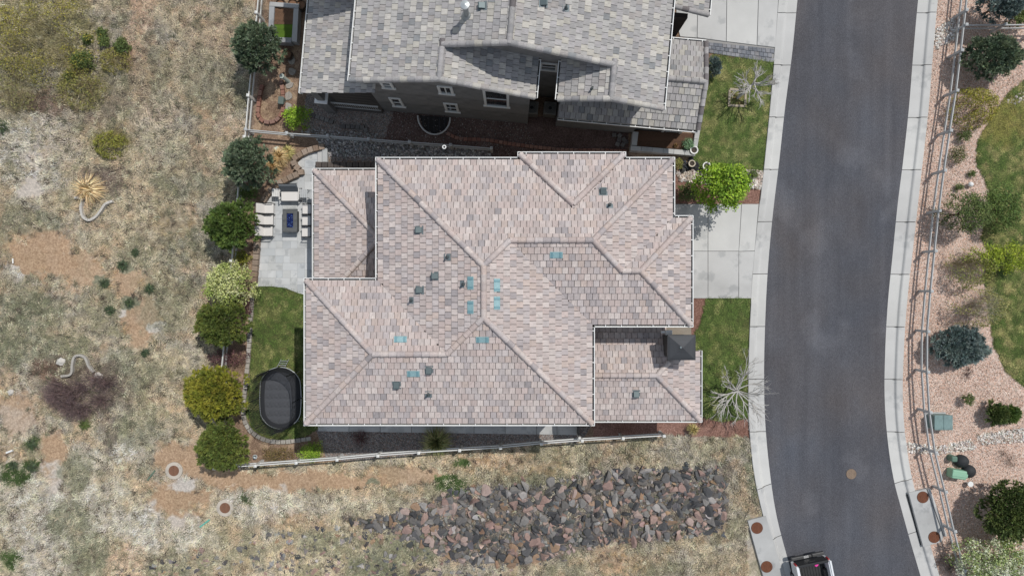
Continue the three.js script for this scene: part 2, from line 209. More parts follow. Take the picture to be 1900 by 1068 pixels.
// ------------------------------------------------------------------ street
const toM = l => l.map(p => [wx(p[0]), wz(p[1])]);
function strip(left, right, n, y, uvs = 1) {             // sheet between two polylines
  const a = smooth(toM(left), n), b = smooth(toM(right), n), pos = [], uv = [], idx = [];
  for (let i = 0; i <= n; i++) { pos.push(a[i][0], y, a[i][1], b[i][0], y, b[i][1]); uv.push(a[i][0] * uvs, a[i][1] * uvs, b[i][0] * uvs, b[i][1] * uvs); if (i < n) { const k = 2 * i; idx.push(k, k + 2, k + 1, k + 1, k + 2, k + 3); } }
  const g = new THREE.BufferGeometry(); g.setAttribute('position', new THREE.Float32BufferAttribute(pos, 3)); g.setAttribute('uv', new THREE.Float32BufferAttribute(uv, 2)); g.setIndex(idx); g.computeVertexNormals(); return g;
}
{
  const asphT = texture(1024, 2048, (i, j) => {          // x 11.5 m, y 46 m, unique to the street
    const x = i / 1024, y = j / 2048, v = 80 + (fbm(x * 9, y * 20, 4) - 0.5) * 16 + (fbm(x * 40, y * 6 + 3, 3) - 0.5) * 12 + (hash(i, j) - 0.5) * 30 + (hash(i >> 1, j >> 1) - 0.5) * 12;
    const w = sstep(0.6, 0.75, fbm(x * 6 + 5, y * 18, 4)) * 9, b = (fbm(x * 5 + 50, y * 14, 3) - 0.5) * 9;
    return [v + w + b, v + w - 0.5, v + w + 4 - b];
  });
  const g = strip(asphL.map(p => [p[0] - 3, p[1]]), asphR.map(p => [p[0] + 3, p[1]]), 60, 0.01);
  const p = g.attributes.position, uv = g.attributes.uv; for (let i = 0; i < p.count; i++) uv.setXY(i, (p.getX(i) - 13.6) / 13, (p.getZ(i) + 23) / 46);
  struct('road', g, std(0xffffff, 0.9, { map: asphT, bumpMap: rep(grainB, 10, 36), bumpScale: 0.006 }));
}
const concM = std(C(206, 205, 202), 0.85, { map: rep(concT, 0.22), bumpMap: rep(grainB, 1.5), bumpScale: 0.003 });
const concM2 = std(C(214, 213, 209), 0.85, { map: rep(concT, 0.17), bumpMap: rep(grainB, 1.5), bumpScale: 0.003 });
const concM3 = std(C(192, 192, 190), 0.88, { map: rep(concT, 0.3), bumpMap: rep(grainB, 1.5), bumpScale: 0.004 });
function curb(inner, outer, skip, flip, label) {        // gutter pan, rolled face and top in cast lengths with open joints
  const N = 130, a = smooth(toM(inner), N), b = smooth(toM(outer), N), root = thing('kerb', label, 'kerb'), per = 9;
  const prof = [[0, -0.2], [0, 0.014], [0.02, 0.016], [0.5, 0.006], [0.56, 0.02], [0.62, 0.1], [0.66, 0.125], [0.7, 0.13], [0.98, 0.125], [1, 0.11], [1, -0.2]];
  const nearest = (q) => { let k = 0, d = 1e9; for (let i = 0; i <= N; i++) { const e = Math.hypot(b[i][0] - q[0], b[i][1] - q[1]); if (e < d) { d = e; k = i; } } return b[k]; };
  const outerAt = a.map(q => nearest(q));
  for (let s = 0; s < N; s += per) {
    const e = Math.min(N, s + per), pos = [], uv = [], idx = [], n = e - s;
    for (let i = 0; i <= n; i++) {
      let k = s + i, p = a[k], q = outerAt[k], sh = i === 0 ? 0.02 : i === n ? -0.02 : 0; const nx = a[Math.min(N, k + 1)], pr = a[Math.max(0, k - 1)], dl = Math.hypot(nx[0] - pr[0], nx[1] - pr[1]), dx = (nx[0] - pr[0]) / dl * sh, dz = (nx[1] - pr[1]) / dl * sh;
      const [ppx, ppy] = toPx(p[0], p[1]); const low = skip(ppx, ppy) ? 0.25 : 1;
      for (const [t, y] of prof) { pos.push(lerp(p[0], q[0], t) + dx, y > 0.02 ? 0.016 + (y - 0.016) * low : y, lerp(p[1], q[1], t) + dz); uv.push(t * 1.1, k * 0.33); }
    }
    const m = prof.length; for (let i = 0; i < n; i++) for (let j = 0; j + 1 < m; j++) { const k = i * m + j; flip ? idx.push(k, k + m, k + 1, k + 1, k + m, k + m + 1) : idx.push(k, k + 1, k + m, k + 1, k + m + 1, k + m); }
    for (const [o, f] of [[0, 1], [n * m, -1]]) for (let j = 1; j + 1 < m; j++) (f > 0) !== flip ? idx.push(o, o + j + 1, o + j) : idx.push(o, o + j, o + j + 1);
    let g = new THREE.BufferGeometry(); g.setAttribute('position', new THREE.Float32BufferAttribute(pos, 3)); g.setAttribute('uv', new THREE.Float32BufferAttribute(uv, 2)); g.setIndex(idx); g = g.toNonIndexed(); g.computeVertexNormals();
    part('kerb_section', g, [concM, concM2, concM][(s / per) % 3], root);
  }
}
curb(asphL, curbL, (x, y) => (y > 372 && y < 558) || y < 118, false, 'pale concrete kerb and gutter on the houses\' side of the street');
curb(asphR, curbR, () => false, true, 'pale concrete kerb and gutter along the fenced side of the street');

// concrete drives: cast panels with open joints
function panels(name, polys, label, mats = [concM2, concM]) { const t = thing(name, label, 'driveway'); polys.forEach((p, i) => part('concrete_panel', slab(p, -0.1, 0.05 + 0.002 * (i % 2), 0.006), mats[i % mats.length], t)); return t; }
panels('driveway', [
  [[1240, 379], [1313.2, 379], [1313.2, 465.5], [1240, 465.5]], [[1240, 466.3], [1313.2, 466.3], [1313.2, 553], [1240, 553]], [[1314, 379], [1375.5, 379], [1370.5, 465.5], [1314, 465.5]], [[1314, 466.3], [1370.5, 466.3], [1370, 553], [1314, 553]], [[1376.5, 379], [1407, 379], [1404, 420], [1400, 465], [1371, 466]], [[1371, 467], [1400, 466], [1396, 510], [1393, 553], [1371, 553]]],
  'pale concrete driveway of the tan roofed house');
panels('driveway', [
  [[1255, -170], [1296, -170], [1293, 70], [1262, 68], [1255, 40]], [[1297, -170], [1350, -170], [1347, 77], [1294, 70]], [[1351, -170], [1412, -170], [1404, 84], [1348, 77]], [[1413, -170], [1459, -170], [1444, 0], [1438, 88], [1405, 84]]],
  'wide concrete driveway of the grey roofed house');
{
  const t = thing('paver_strip', 'band of blue grey pavers edging the upper driveway', 'pavers'); const cols = [C(150, 153, 160), C(164, 165, 170), C(136, 140, 148), C(158, 156, 158), C(172, 172, 176)].map(c => std(c, 0.9, { map: rep(grainT, 2) }));
  const N = 24; for (let i = 0; i < N; i++) for (let r = 0; r < 3; r++) { const f = i / N + (r % 2) * 0.02, g = (i + 0.94) / N + (r % 2) * 0.02; if (g > 1) continue; const A = (u, v) => [lerp(1244, 1437, u), lerp(71, 91, u) + (v / 3) * lerp(16, 26, u)]; part('paver', slab([A(f, r + 0.04), A(g, r + 0.04), A(g, r + 0.95), A(f, r + 0.95)], -0.04, 0.048 + rr(0, 0.008), 0.005), pick(cols), t); }
}

// storm drain inlets with round covers, and the other round covers
const rustM = std(C(140, 88, 62), 0.75, { metalness: 0.25, map: rep(grainT, 2), bumpMap: rep(grainB, 2), bumpScale: 0.006 });
function cover(name, px, py, r, y, label, col = rustM, cat = 'manhole cover', ring) {
  const p = W(px, py, y), t = thing(name, label, cat, [p.x, y, p.z]);
  part('cover_plate', [cyl(r, r, 0.012, 0, 0.004, 0, 28)], col, t);
  const rib = []; for (let k = 0; k < 3; k++) rib.push(new THREE.TorusGeometry(r * (0.94 - k * 0.27), 0.012, 5, 28).rotateX(Math.PI / 2).translate(0, 0.018, 0)); part('raised_ring', rib, col, t);
  if (ring) { const s = new THREE.Shape().absarc(0, 0, r * 1.55, 0, Math.PI * 2), hole = new THREE.Path().absarc(0, 0, r * 1.02, 0, Math.PI * 2); s.holes.push(hole); part('concrete_collar', new THREE.ExtrudeGeometry(s, { depth: 0.09, bevelEnabled: true, bevelSize: 0.02, bevelThickness: 0.02, bevelSegments: 2, curveSegments: 28 }).rotateX(-Math.PI / 2).translate(0, -0.09, 0), ring, t); }
  return t;
}
cover('manhole_cover', 1580, 879, 0.3, 0.012, 'round tan cover set in the dark street surface', std(C(164, 142, 122), 0.8, { map: rep(grainT, 2) }));
const collarM = std(C(206, 196, 182), 0.9, { map: rep(concT, 0.6) });
cover('manhole_cover', 322, 873, 0.31, 0.16, 'brown cover in a pale collar, by the fence corner', std(C(150, 108, 84), 0.8, { map: rep(grainT, 2) }), 'manhole cover', collarM);
cover('manhole_cover', 417, 942, 0.31, 0.16, 'brown cover in a pale collar, beside the rock band', std(C(150, 108, 84), 0.8, { map: rep(grainT, 2) }), 'manhole cover', collarM);
{
  const left = thing('drain_inlet', 'concrete drain inlet slab beside the pickup truck', 'drain inlet');
  part('inlet_slab', slab([[1386, 964], [1420, 955], [1436, 1010], [1460, 1090], [1424, 1098], [1404, 1030]], -0.2, 0.17, 0.015), concM3, left);
  const right = thing('drain_inlet', 'concrete drain inlet slab under the curved fence', 'drain inlet');
  part('inlet_slab', slab([[1683, 912], [1716, 905], [1748, 993], [1744, 1003], [1710, 1012]], -0.2, 0.2, 0.015), concM3, right);
  part('inlet_lip', slab([[1717, 905], [1722, 904], [1753, 990], [1749, 993]], -0.2, 0.26, 0.01), concM, right);
  part('inlet_throat', [bar(W(1682, 916, -0.03), W(1709, 1010, -0.03), 0.09, 0.16)], std(C(60, 62, 62), 0.9), right);
  [['round rusty cover at the top end of the drain slab by the truck', 1405, 979, 0.174], ['round rusty cover on the drain slab, right beside the truck', 1423, 1051, 0.174], ['rusty cover at the upper end of the fence side drain slab', 1713, 922, 0.204], ['rusty cover at the lower end of the fence side drain slab', 1734, 996, 0.204]].forEach(([l, x, y, h]) => cover('inlet_cover', x, y, 0.34, h, l));
}
// ------------------------------------------------------------------ tiled roofs
function clipRect(poly, a0, a1, d0, d1) {                // face outline cut to one tile
  let p = poly;
  for (const [k, v, s] of [[0, a0, 1], [0, a1, -1], [1, d0, 1], [1, d1, -1]]) { const q = []; for (let i = 0; i < p.length; i++) { const A = p[i], B = p[(i + 1) % p.length], fa = (A[k] - v) * s, fb = (B[k] - v) * s; if (fa >= 0) q.push(A); if ((fa >= 0) !== (fb >= 0)) { const t = fa / (fa - fb); q.push([A[0] + (B[0] - A[0]) * t, A[1] + (B[1] - A[1]) * t]); } } p = q; if (p.length < 3) return null; }
  const out = []; for (const v of p) { const l = out[out.length - 1]; if (!l || Math.hypot(l[0] - v[0], l[1] - v[1]) > 1e-3) out.push(v); } if (out.length > 2 && Math.hypot(out[0][0] - out[out.length - 1][0], out[0][1] - out[out.length - 1][1]) < 1e-3) out.pop();
  let ar = 0; for (let i = 0; i < out.length; i++) { const A = out[i], B = out[(i + 1) % out.length]; ar += A[0] * B[1] - B[0] * A[1]; } if (out.length < 3 || Math.abs(ar) < 0.012) return null; if (ar < 0) out.reverse(); out.area = Math.abs(ar) / 2; return out;
}
const tileT = rep(streakT, 1, 1), tileM = new THREE.MeshStandardMaterial({ color: 0xffffff, vertexColors: true, roughness: 0.88, map: tileT, bumpMap: rep(streakT, 1, 1), bumpScale: 0.004 });
const tanTones = [[[201, 187, 181], 10], [[196, 180, 174], 10], [[207, 195, 189], 8], [[191, 178, 173], 8], [[184, 174, 172], 5], [[176, 167, 166], 3], [[199, 182, 173], 3], [[164, 157, 157], 1], [[195, 185, 182], 7]];
const greyTones = [[[180, 177, 173], 8], [[198, 193, 185], 5], [[168, 165, 163], 8], [[155, 153, 153], 4], [[174, 170, 169], 8], [[188, 183, 173], 4], [[144, 145, 146], 1.4], [[170, 164, 160], 3]];
function tone(t) { let s = 0; for (const x of t) s += x[1]; let r = R() * s; for (const x of t) { r -= x[1]; if (r <= 0) { const k = rr(0.96, 1.04), c = x[0]; return C(c[0] * k, c[1] * k, c[2] * k); } } return C(...t[0][0]); }
// one roof face: eave from e0 to e1 (x, z), outline in plan, eave height, slope; the tiles are collected for the roof
function face(roof, e0, e1, outline, y0, slope, tones, opt = {}) {
  const tx = e1[0] - e0[0], tz = e1[1] - e0[1], L = Math.hypot(tx, tz), ax = tx / L, az = tz / L; let nx = -az, nz = ax; const cx = outline.reduce((s, p) => s + p[0], 0) / outline.length, cz = outline.reduce((s, p) => s + p[1], 0) / outline.length; if ((cx - e0[0]) * nx + (cz - e0[1]) * nz < 0) { nx = -nx; nz = -nz; }
  const poly = outline.map(p => [(p[0] - e0[0]) * ax + (p[1] - e0[1]) * az, (p[0] - e0[0]) * nx + (p[1] - e0[1]) * nz]);
  const A = poly.map(p => p[0]), D = poly.map(p => p[1]), aMin = Math.min(...A), aMax = Math.max(...A), dMax = Math.max(...D);
  const at = (a, d, y) => [e0[0] + ax * a + nx * d, y0 + slope * d + y, e0[1] + az * a + nz * d];
  // deck under the tiles
  { const sh = new THREE.ShapeGeometry(new THREE.Shape(poly.map(p => new THREE.Vector2(p[0], p[1])))), q = sh.attributes.position; for (let i = 0; i < q.count; i++) { const v = at(q.getX(i), q.getY(i), -0.02); q.setXYZ(i, ...v); } sh.computeVertexNormals(); roof.decks.push(sh); }
  const cw = opt.w || 0.303, cd = opt.d || 0.313; let row = 0;
  for (let d = opt.start ?? -0.02; d < dMax; d += cd, row++) {
    const off = (row % 2 ? 0.5 : 0) * cw + hash(row, Math.round(L * 100)) * 0.05;
    for (let a = aMin - cw + off; a < aMax; a += cw) {
      const p = clipRect(poly, a + 0.011, a + cw - 0.011, Math.max(d, -0.02) - (row ? 0 : 0.001), d + cd - 0.001); if (!p) continue;
      const skip = opt.skip && opt.skip(a + cw / 2, d + cd / 2, at); if (skip) continue;
      const lift = rr(0, 0.007), tilt = rr(-0.004, 0.004), col = opt.tint ? opt.tint(at(a + cw / 2, d + cd / 2, 0)) || tone(tones) : tone(tones);
      const pos = [], uv = [], nrm = [], u0 = R(), v0 = R();
      const top = p.map(q => { const f = (q[1] - d) / cd, s = (q[0] - a) / cw - 0.5; return at(q[0], q[1], lerp(0.068, 0.026, f) + lift + tilt * s); }), bot = p.map(q => at(q[0], q[1], -0.012));
      const tri = (i, j, k, ua) => { for (const [v, w] of [[i, ua[0]], [j, ua[1]], [k, ua[2]]]) { pos.push(...v); uv.push((w[0] - a) * 1.6 + u0, (w[1] - d) * 1.6 + v0); } };
      for (let i = 1; i + 1 < p.length; i++) tri(top[0], top[i], top[i + 1], [p[0], p[i], p[i + 1]]);
      for (let i = 0; i < p.length; i++) { const j = (i + 1) % p.length; tri(top[i], bot[i], top[j], [p[i], p[i], p[j]]); tri(top[j], bot[i], bot[j], [p[j], p[i], p[j]]); }
      const g = new THREE.BufferGeometry(); g.setAttribute('position', new THREE.Float32BufferAttribute(pos, 3)); g.setAttribute('uv', new THREE.Float32BufferAttribute(uv, 2)); g.computeVertexNormals();
      const nn = g.attributes.normal; if (nn.getY(0) < 0) { for (let i = 0; i < pos.length; i += 9) { for (let k = 0; k < 3; k++) { const t = pos[i + 3 + k]; pos[i + 3 + k] = pos[i + 6 + k]; pos[i + 6 + k] = t; } const m = i / 9 * 6; for (let k = 0; k < 2; k++) { const t = uv[m + 2 + k]; uv[m + 2 + k] = uv[m + 4 + k]; uv[m + 4 + k] = t; } } g.setAttribute('position', new THREE.Float32BufferAttribute(pos, 3)); g.setAttribute('uv', new THREE.Float32BufferAttribute(uv, 2)); g.computeVertexNormals(); }
      paintGeo(g, col); const c = at(a + cw / 2, d + cd / 2, 0), [sx, sy] = [c[0] * F / (H - c[1]) + 950, c[2] * F / (H - c[1]) + 534];
      roof.tiles.push({ g, size: p.area / Math.pow(H - c[1], 2), seen: sx > 0 && sx < 1900 && sy > 6 && sy < 1062 });
    }
  }
}
const capGeo = (() => { const s = new THREE.Shape(), n = 8, r = 0.125; s.moveTo(-r - 0.02, -0.075); for (let i = 0; i <= n; i++) { const a = Math.PI - i / n * Math.PI; s.lineTo(Math.cos(a) * r, Math.sin(a) * 0.1 - 0.015); } s.lineTo(r + 0.02, -0.075); const g = new THREE.ExtrudeGeometry(s, { depth: 1, bevelEnabled: false, curveSegments: 6 }); const p = g.attributes.position; for (let i = 0; i < p.count; i++) { const z = p.getZ(i), k = lerp(1.07, 0.93, z); p.setX(i, p.getX(i) * k); p.setY(i, p.getY(i) * k + lerp(0.03, 0.0, z)); } g.computeVertexNormals(); return g; })();
function caps(roof, a, b, tones, name = 'ridge_tile') {   // overlapping caps from the low end to the high end
  const L = a.distanceTo(b), n = Math.max(1, Math.round(L / 0.4));
  for (let i = 0; i < n; i++) { const p = a.clone().lerp(b, i / n), q = a.clone().lerp(b, (i + 1.08) / n); const g = between(capGeo, p, q); g.translate(0, 0.075 + rr(0, 0.008), 0); paintGeo(g, tone(tones)); const uv = g.attributes.uv; for (let k = 0; k < uv.count; k++) uv.setXY(k, uv.getX(k) * 1.6 + i * 0.37, uv.getY(k) * 1.6); roof.caps.push([name, g]); }
}
const deckM = std(C(70, 66, 64), 0.95, { side: THREE.DoubleSide });
function newRoof() { return { decks: [], tiles: [], caps: [] }; }
function finishRoofs(house, list) {                       // list of [name, roof]: the 300 largest tiles of the house are parts, the others one part
  const all = []; list.forEach(([, r], k) => r.tiles.forEach(t => all.push([t.size * (t.seen ? 1 : 0), k, t]))); all.sort((x, y) => y[0] - x[0]); const chosen = new Set(all.slice(0, 298).map(x => x[2]));
  let rest = [];
  list.forEach(([name, r]) => { const root = part(name, r.decks, deckM, house); r.tiles.forEach(t => { if (chosen.has(t)) part('roof_tile', t.g, tileM, root); else rest.push(t.g); }); r.caps.forEach(([n, g]) => part(n, g, tileM, root)); r.root = root; });
  const m = part('smaller_roof_tiles', rest, tileM, house); m.userData.kind = 'stuff';
}
const whiteM = std(C(228, 228, 226), 0.55), guttM = std(C(232, 232, 229), 0.5, { side: THREE.DoubleSide }), litterShadeM = std(C(46, 44, 42), 0.95);
function gutter(house, a, b, y, inx, inz, ext0 = 0, ext1 = 0) { // trough outside the eave a-b (x, z); (inx, inz) points to the house
  const L = Math.hypot(b[0] - a[0], b[1] - a[1]), tx = (b[0] - a[0]) / L, tz = (b[1] - a[1]) / L, o = (s, e, out, yy) => V(a[0] + tx * s - inx * out, y + yy, a[1] + tz * s - inz * out);
  const w = 0.11, g = []; g.push(bar(o(-ext0, 0, w, -0.03), o(L + ext1, 0, w, -0.03), 0.035, 0.11)); g.push(bar(o(-ext0, 0, w / 2, -0.085), o(L + ext1, 0, w / 2, -0.085), w, 0.01));
  for (let s = 0.3; s < L; s += 0.78) g.push(bar(o(s, 0, -0.02, 0.012), o(s, 0, w, 0.012), 0.035, 0.012));
  const m = part('gutter', g, guttM, house); part('gutter_litter_shade', [bar(o(-ext0 + 0.02, 0, 0.045, -0.066), o(L + ext1 - 0.02, 0, 0.045, -0.066), w - 0.06, 0.02)], litterShadeM, m);  // dark strip: litter, plus shade under the tile overhang put into its colour
  part('fascia', [bar(o(-ext0 * 0.4, 0, -0.03, -0.1), o(L + ext1 * 0.4, 0, -0.03, -0.1), 0.03, 0.2)], whiteM, house);
}
const stuccoT = rep(grainT, 0.5), stuccoB = rep(grainB, 2.2);
const wallTan = std(C(176, 164, 148), 0.92, { map: stuccoT, bumpMap: stuccoB, bumpScale: 0.006 });
const wallGrey = std(C(150, 148, 145), 0.92, { map: stuccoT, bumpMap: rep(grainB, 1.2), bumpScale: 0.012 });
const ventM = std(C(86, 98, 100), 0.5, { metalness: 0.35 }), tealM = std(C(150, 184, 188), 0.55, { metalness: 0.2, map: rep(streakT, 1.5) }), tealD = std(C(112, 150, 158), 0.6, { metalness: 0.2 }), leadM = std(C(140, 152, 156), 0.6, { metalness: 0.25, map: rep(grainT, 2) }), darkM = std(C(40, 42, 44), 0.7);

// ------------------------------------------------------------------ the tan roofed house
const SL = 1 / 3, upY = 6.4;
const mainHouse = thing('house', 'large house with tan and pink tiled hip roofs in the centre', 'house');
const UP = (px, py) => [wx(px, upY), wz(py, upY)];
const inset = 3;
const outlinePx = [[698, 293], [962, 293], [962, 283], [1160, 283], [1160, 293], [1251, 293], [1251, 401], [1285, 401], [1285, 605], [1102, 605], [1102, 788], [565, 788], [565, 517], [698, 517]];
function offsetPoly(P, d) { return P.map((p, i) => { const a = P[(i + P.length - 1) % P.length], b = P[(i + 1) % P.length], n = (u, v) => { const l = Math.hypot(v[0] - u[0], v[1] - u[1]); return [-(v[1] - u[1]) / l, (v[0] - u[0]) / l]; }; const n1 = n(a, p), n2 = n(p, b); return [p[0] + (n1[0] + n2[0]) * d, p[1] + (n1[1] + n2[1]) * d]; }); }
const Pi = offsetPoly(outlinePx, inset);
const nodes = { N1: [900, 495], N2: [946, 449], N3: [1095, 449], N4: [1149, 503], N5: [1183, 503], N7: [900, 586], N8: [833.5, 652.5], N9: [700.5, 652.5], B: [1061, 382], Cc: [1061, 392] };
const topRoof = newRoof();
const tealSpots = [[873, 525, 'v'], [873, 570, 'v'], [922, 529, 'v'], [922, 562, 'v'], [743, 629, 'h'], [895, 630, 'h'], [767, 693, 'h'], [1032, 473, 'h']];
{
  const E = i => UP(...Pi[i]), N = k => UP(...nodes[k]);
  const f = (i, j, pts) => face(topRoof, E(i), E(j), pts, upY, SL, tanTones);
  f(0, 5, [E(0), E(1), N('Cc'), E(4), E(5), N('N3'), N('N2'), N('N1')]);
  f(1, 2, [E(1), E(2), N('B'), N('Cc')]); f(2, 3, [E(2), E(3), N('B')]); f(3, 4, [E(3), E(4), N('Cc'), N('B')]);
  f(5, 6, [E(5), E(6), N('N4'), N('N3')]); f(6, 7, [E(6), E(7), N('N5'), N('N4')]); f(7, 8, [E(7), E(8), N('N5')]);
  f(8, 9, [E(8), E(9), N('N2'), N('N3'), N('N4'), N('N5')]); f(9, 10, [E(9), E(10), N('N7'), N('N1'), N('N2')]);
  f(10, 11, [E(10), E(11), N('N9'), N('N8'), N('N7')]); f(11, 12, [E(11), E(12), N('N9')]); f(12, 13, [E(12), E(13), N('N8'), N('N9')]); f(13, 0, [E(13), E(0), N('N1'), N('N7'), N('N8')]);
  const dist = { N1: 202, N2: 156, N3: 156, N4: 102, N5: 102, N7: 202, N8: 135.5, N9: 135.5, B: 99, Cc: 99 }, m = (H - upY) / F;
  const n3 = k => { const p = N(k); return V(p[0], upY + (dist[k] - inset) * m * SL, p[1]); }, e3 = i => { const p = E(i); return V(p[0], upY, p[1]); };
  [[e3(0), n3('N1')], [n3('N2'), n3('N1')], [n3('N2'), n3('N3')], [e3(5), n3('N3')], [n3('N4'), n3('N3')], [n3('N4'), n3('N5')], [e3(7), n3('N5')], [e3(8), n3('N5')], [n3('N1'), n3('N7')], [e3(10), n3('N7')], [n3('N8'), n3('N7')], [n3('N9'), n3('N8')], [e3(11), n3('N9')], [e3(12), n3('N9')], [e3(2), n3('B')], [e3(3), n3('B')]].forEach(([a, b]) => caps(topRoof, a, b, tanTones));
}
const patioRoof = newRoof(), patY = 3.0, wingRoof = newRoof(), winY = 4.0;
{ // patio roof, tucked against the tall west wall
  const Q = (px, py) => [wx(px, patY), wz(py, patY)], x0 = 583, y0 = 316, y1 = 576, m = (y1 - y0) / 2, wallX = 712, ap = [x0 + m, y0 + m];
  const h = d => patY + d * (H - patY) / F * SL;
  face(patioRoof, Q(x0, y0), Q(x0, y1), [Q(x0, y0), Q(ap[0], ap[1]), Q(x0, y1)], patY, SL, tanTones);
  face(patioRoof, Q(x0, y0), Q(wallX, y0), [Q(x0, y0), Q(wallX, y0), Q(wallX, ap[1]), Q(ap[0], ap[1])], patY, SL, tanTones);
  face(patioRoof, Q(x0, y1), Q(wallX, y1), [Q(x0, y1), Q(wallX, y1), Q(wallX, ap[1]), Q(ap[0], ap[1])], patY, SL, tanTones);
  const A = Q(ap[0], ap[1]), P = V(A[0], h(m), A[1]), c = (px, py) => { const q = Q(px, py); return V(q[0], patY, q[1]); }; caps(patioRoof, c(x0, y0), P, tanTones); caps(patioRoof, c(x0, y1), P, tanTones);
  gutter(mainHouse, Q(x0, y0), Q(x0, y1), patY, 1, 0, 0.1, 0); gutter(mainHouse, Q(x0, y0), Q(wallX, y0), patY, 0, 1, 0.1, 0);
  for (const [px, py] of [[592, 330], [592, 430]]) { const p = Q(px, py); part('patio_post', [rbox(0.3, patY - 0.1, 0.3, 0.02, p[0] + 0.25, (patY - 0.1) / 2, p[1] + 0.1)], wallTan, mainHouse); }
}
{ // low wing towards the street, with the chimney at its corner
  const Q = (px, py) => [wx(px, winY), wz(py, winY)], x0 = 1090, x1 = 1299, y0 = 606, y1 = 779, m = (y1 - y0) / 2, ap = [x1 - m, y0 + m];
  face(wingRoof, Q(x0, y1), Q(x1, y1), [Q(x0, y1), Q(x1, y1), Q(...ap), Q(x0, ap[1])], winY, SL, tanTones);
  face(wingRoof, Q(x0, y0), Q(1236, y0), [Q(x0, y0), Q(1236, y0), Q(1236, 669), Q(...ap), Q(x0, ap[1])], winY, SL, tanTones);
  face(wingRoof, Q(x1, y0), Q(x1, y1), [Q(x1, 650), Q(x1, y1), Q(...ap), Q(1236, 669), Q(1236, 650)], winY, SL, tanTones);
  const A = Q(...ap), P = V(A[0], winY + m * (H - winY) / F * SL, A[1]), c = (px, py) => { const q = Q(px, py); return V(q[0], winY, q[1]); };
  const W0 = Q(1100, ap[1]); caps(wingRoof, c(x1, y1), P, tanTones); caps(wingRoof, V(W0[0], P.y, W0[1]), P, tanTones);
  const k = Q(1236, 669); caps(wingRoof, V(k[0], winY + (1299 - 1236) * (H - winY) / F * SL, k[1]), P, tanTones);
  gutter(mainHouse, Q(x0, y1), Q(x1, y1), winY, 0, -1, 0, 0.1); gutter(mainHouse, Q(x1, 650), Q(x1, y1), winY, -1, 0, 0, 0.1);
  // walls of the wing
  const w0 = Q(1100, 606), w1 = Q(1284, 765); part('wing_wall', [box(w1[0] - w0[0], winY - 0.1, w1[1] - w0[1], (w0[0] + w1[0]) / 2, (winY - 0.1) / 2, (w0[1] + w1[1]) / 2)], wallTan, mainHouse);
  // chimney
  const cy = 5.9, p = W(1265, 644.5, cy), ch = part('chimney', [box(1.16, cy - 0.2, 1.04, p.x, (cy - 0.2) / 2, p.z)], std(C(104, 100, 96), 0.9, { map: rep(grainT, 1) }), mainHouse);
  const capM = std(C(84, 86, 90), 0.62, { metalness: 0.3, map: rep(grainT, 0.7) });
  const pyr = new THREE.ConeGeometry(0.98, 0.26, 4, 1).rotateY(Math.PI / 4).scale(1.0, 1, 0.9).translate(p.x, cy + 0.13, p.z).toNonIndexed(); pyr.computeVertexNormals();
  part('chimney_cap', [pyr, box(1.4, 0.16, 1.26, p.x, cy - 0.075, p.z)], capM, ch); part('chimney_vent', cyl(0.05, 0.05, 0.05, p.x - 0.1, cy + 0.21, p.z - 0.03), leadM, ch);
  const b = W(1241, 617, 4.6); part('exhaust_box', [rbox(0.34, 0.22, 0.28, 0.03, b.x, b.y, b.z), rbox(0.26, 0.1, 0.12, 0.02, b.x - 0.28, b.y + 0.02, b.z - 0.04)], whiteM, mainHouse);
}
{ // gutters, soffit and walls of the tall part
  const E = Pi.map(p => UP(...p)); const conv = Pi.map((p, i) => { const a = Pi[(i + Pi.length - 1) % Pi.length], b = Pi[(i + 1) % Pi.length]; return (p[0] - a[0]) * (b[1] - p[1]) - (p[1] - a[1]) * (b[0] - p[0]) > 0; });
  for (let i = 0; i < E.length; i++) { const j = (i + 1) % E.length, L = Math.hypot(E[j][0] - E[i][0], E[j][1] - E[i][1]), tx = (E[j][0] - E[i][0]) / L, tz = (E[j][1] - E[i][1]) / L; gutter(mainHouse, E[i], E[j], upY, -tz, tx, conv[i] ? 0.125 : -0.13, conv[j] ? 0.09 : -0.13); }
  const shape = pts => new THREE.Shape(pts.map(p => new THREE.Vector2(p[0], -p[1])));
  part('soffit', new THREE.ExtrudeGeometry(shape(E), { depth: 0.03, bevelEnabled: false }).rotateX(-Math.PI / 2).translate(0, upY - 0.2, 0), whiteM, mainHouse);
  const wall = offsetPoly(outlinePx, 18).map(p => UP(...p)); part('wall', new THREE.ExtrudeGeometry(shape(wall), { depth: upY - 0.25, bevelEnabled: false }).rotateX(-Math.PI / 2), wallTan, mainHouse);
}
finishRoofs(mainHouse, [['upper_roof', topRoof], ['patio_roof', patioRoof], ['wing_roof', wingRoof]]);
// what stands on the roof: find the height of the roof under a picture point by stepping down the sight line
function roofPoint(px, py, hitY) { let y = 9.5; for (; y > 3; y -= 0.01) { const x = wx(px, y), z = wz(py, y); if (hitY(x, z) >= y) return V(x, hitY(x, z), z); } return W(px, py, 6); }
const upPoly = Pi.map(p => UP(...p));
function upHeight(x, z) { // equal pitch hips: height follows the largest square that fits round the point
  if (!inPoly(upPoly, x, z)) return 0; let d = 1e9;
  for (let i = 0; i < upPoly.length; i++) { const a = upPoly[i], b = upPoly[(i + 1) % upPoly.length], ex = clamp(x, Math.min(a[0], b[0]), Math.max(a[0], b[0])), ez = clamp(z, Math.min(a[1], b[1]), Math.max(a[1], b[1])); d = Math.min(d, Math.max(Math.abs(x - ex), Math.abs(z - ez))); }
  return upY + d * SL;
}
function grad(f, x, z) { const e = 0.05; return [(f(x + e, z) - f(x - e, z)) / (2 * e), (f(x, z + e) - f(x, z - e)) / (2 * e)]; }
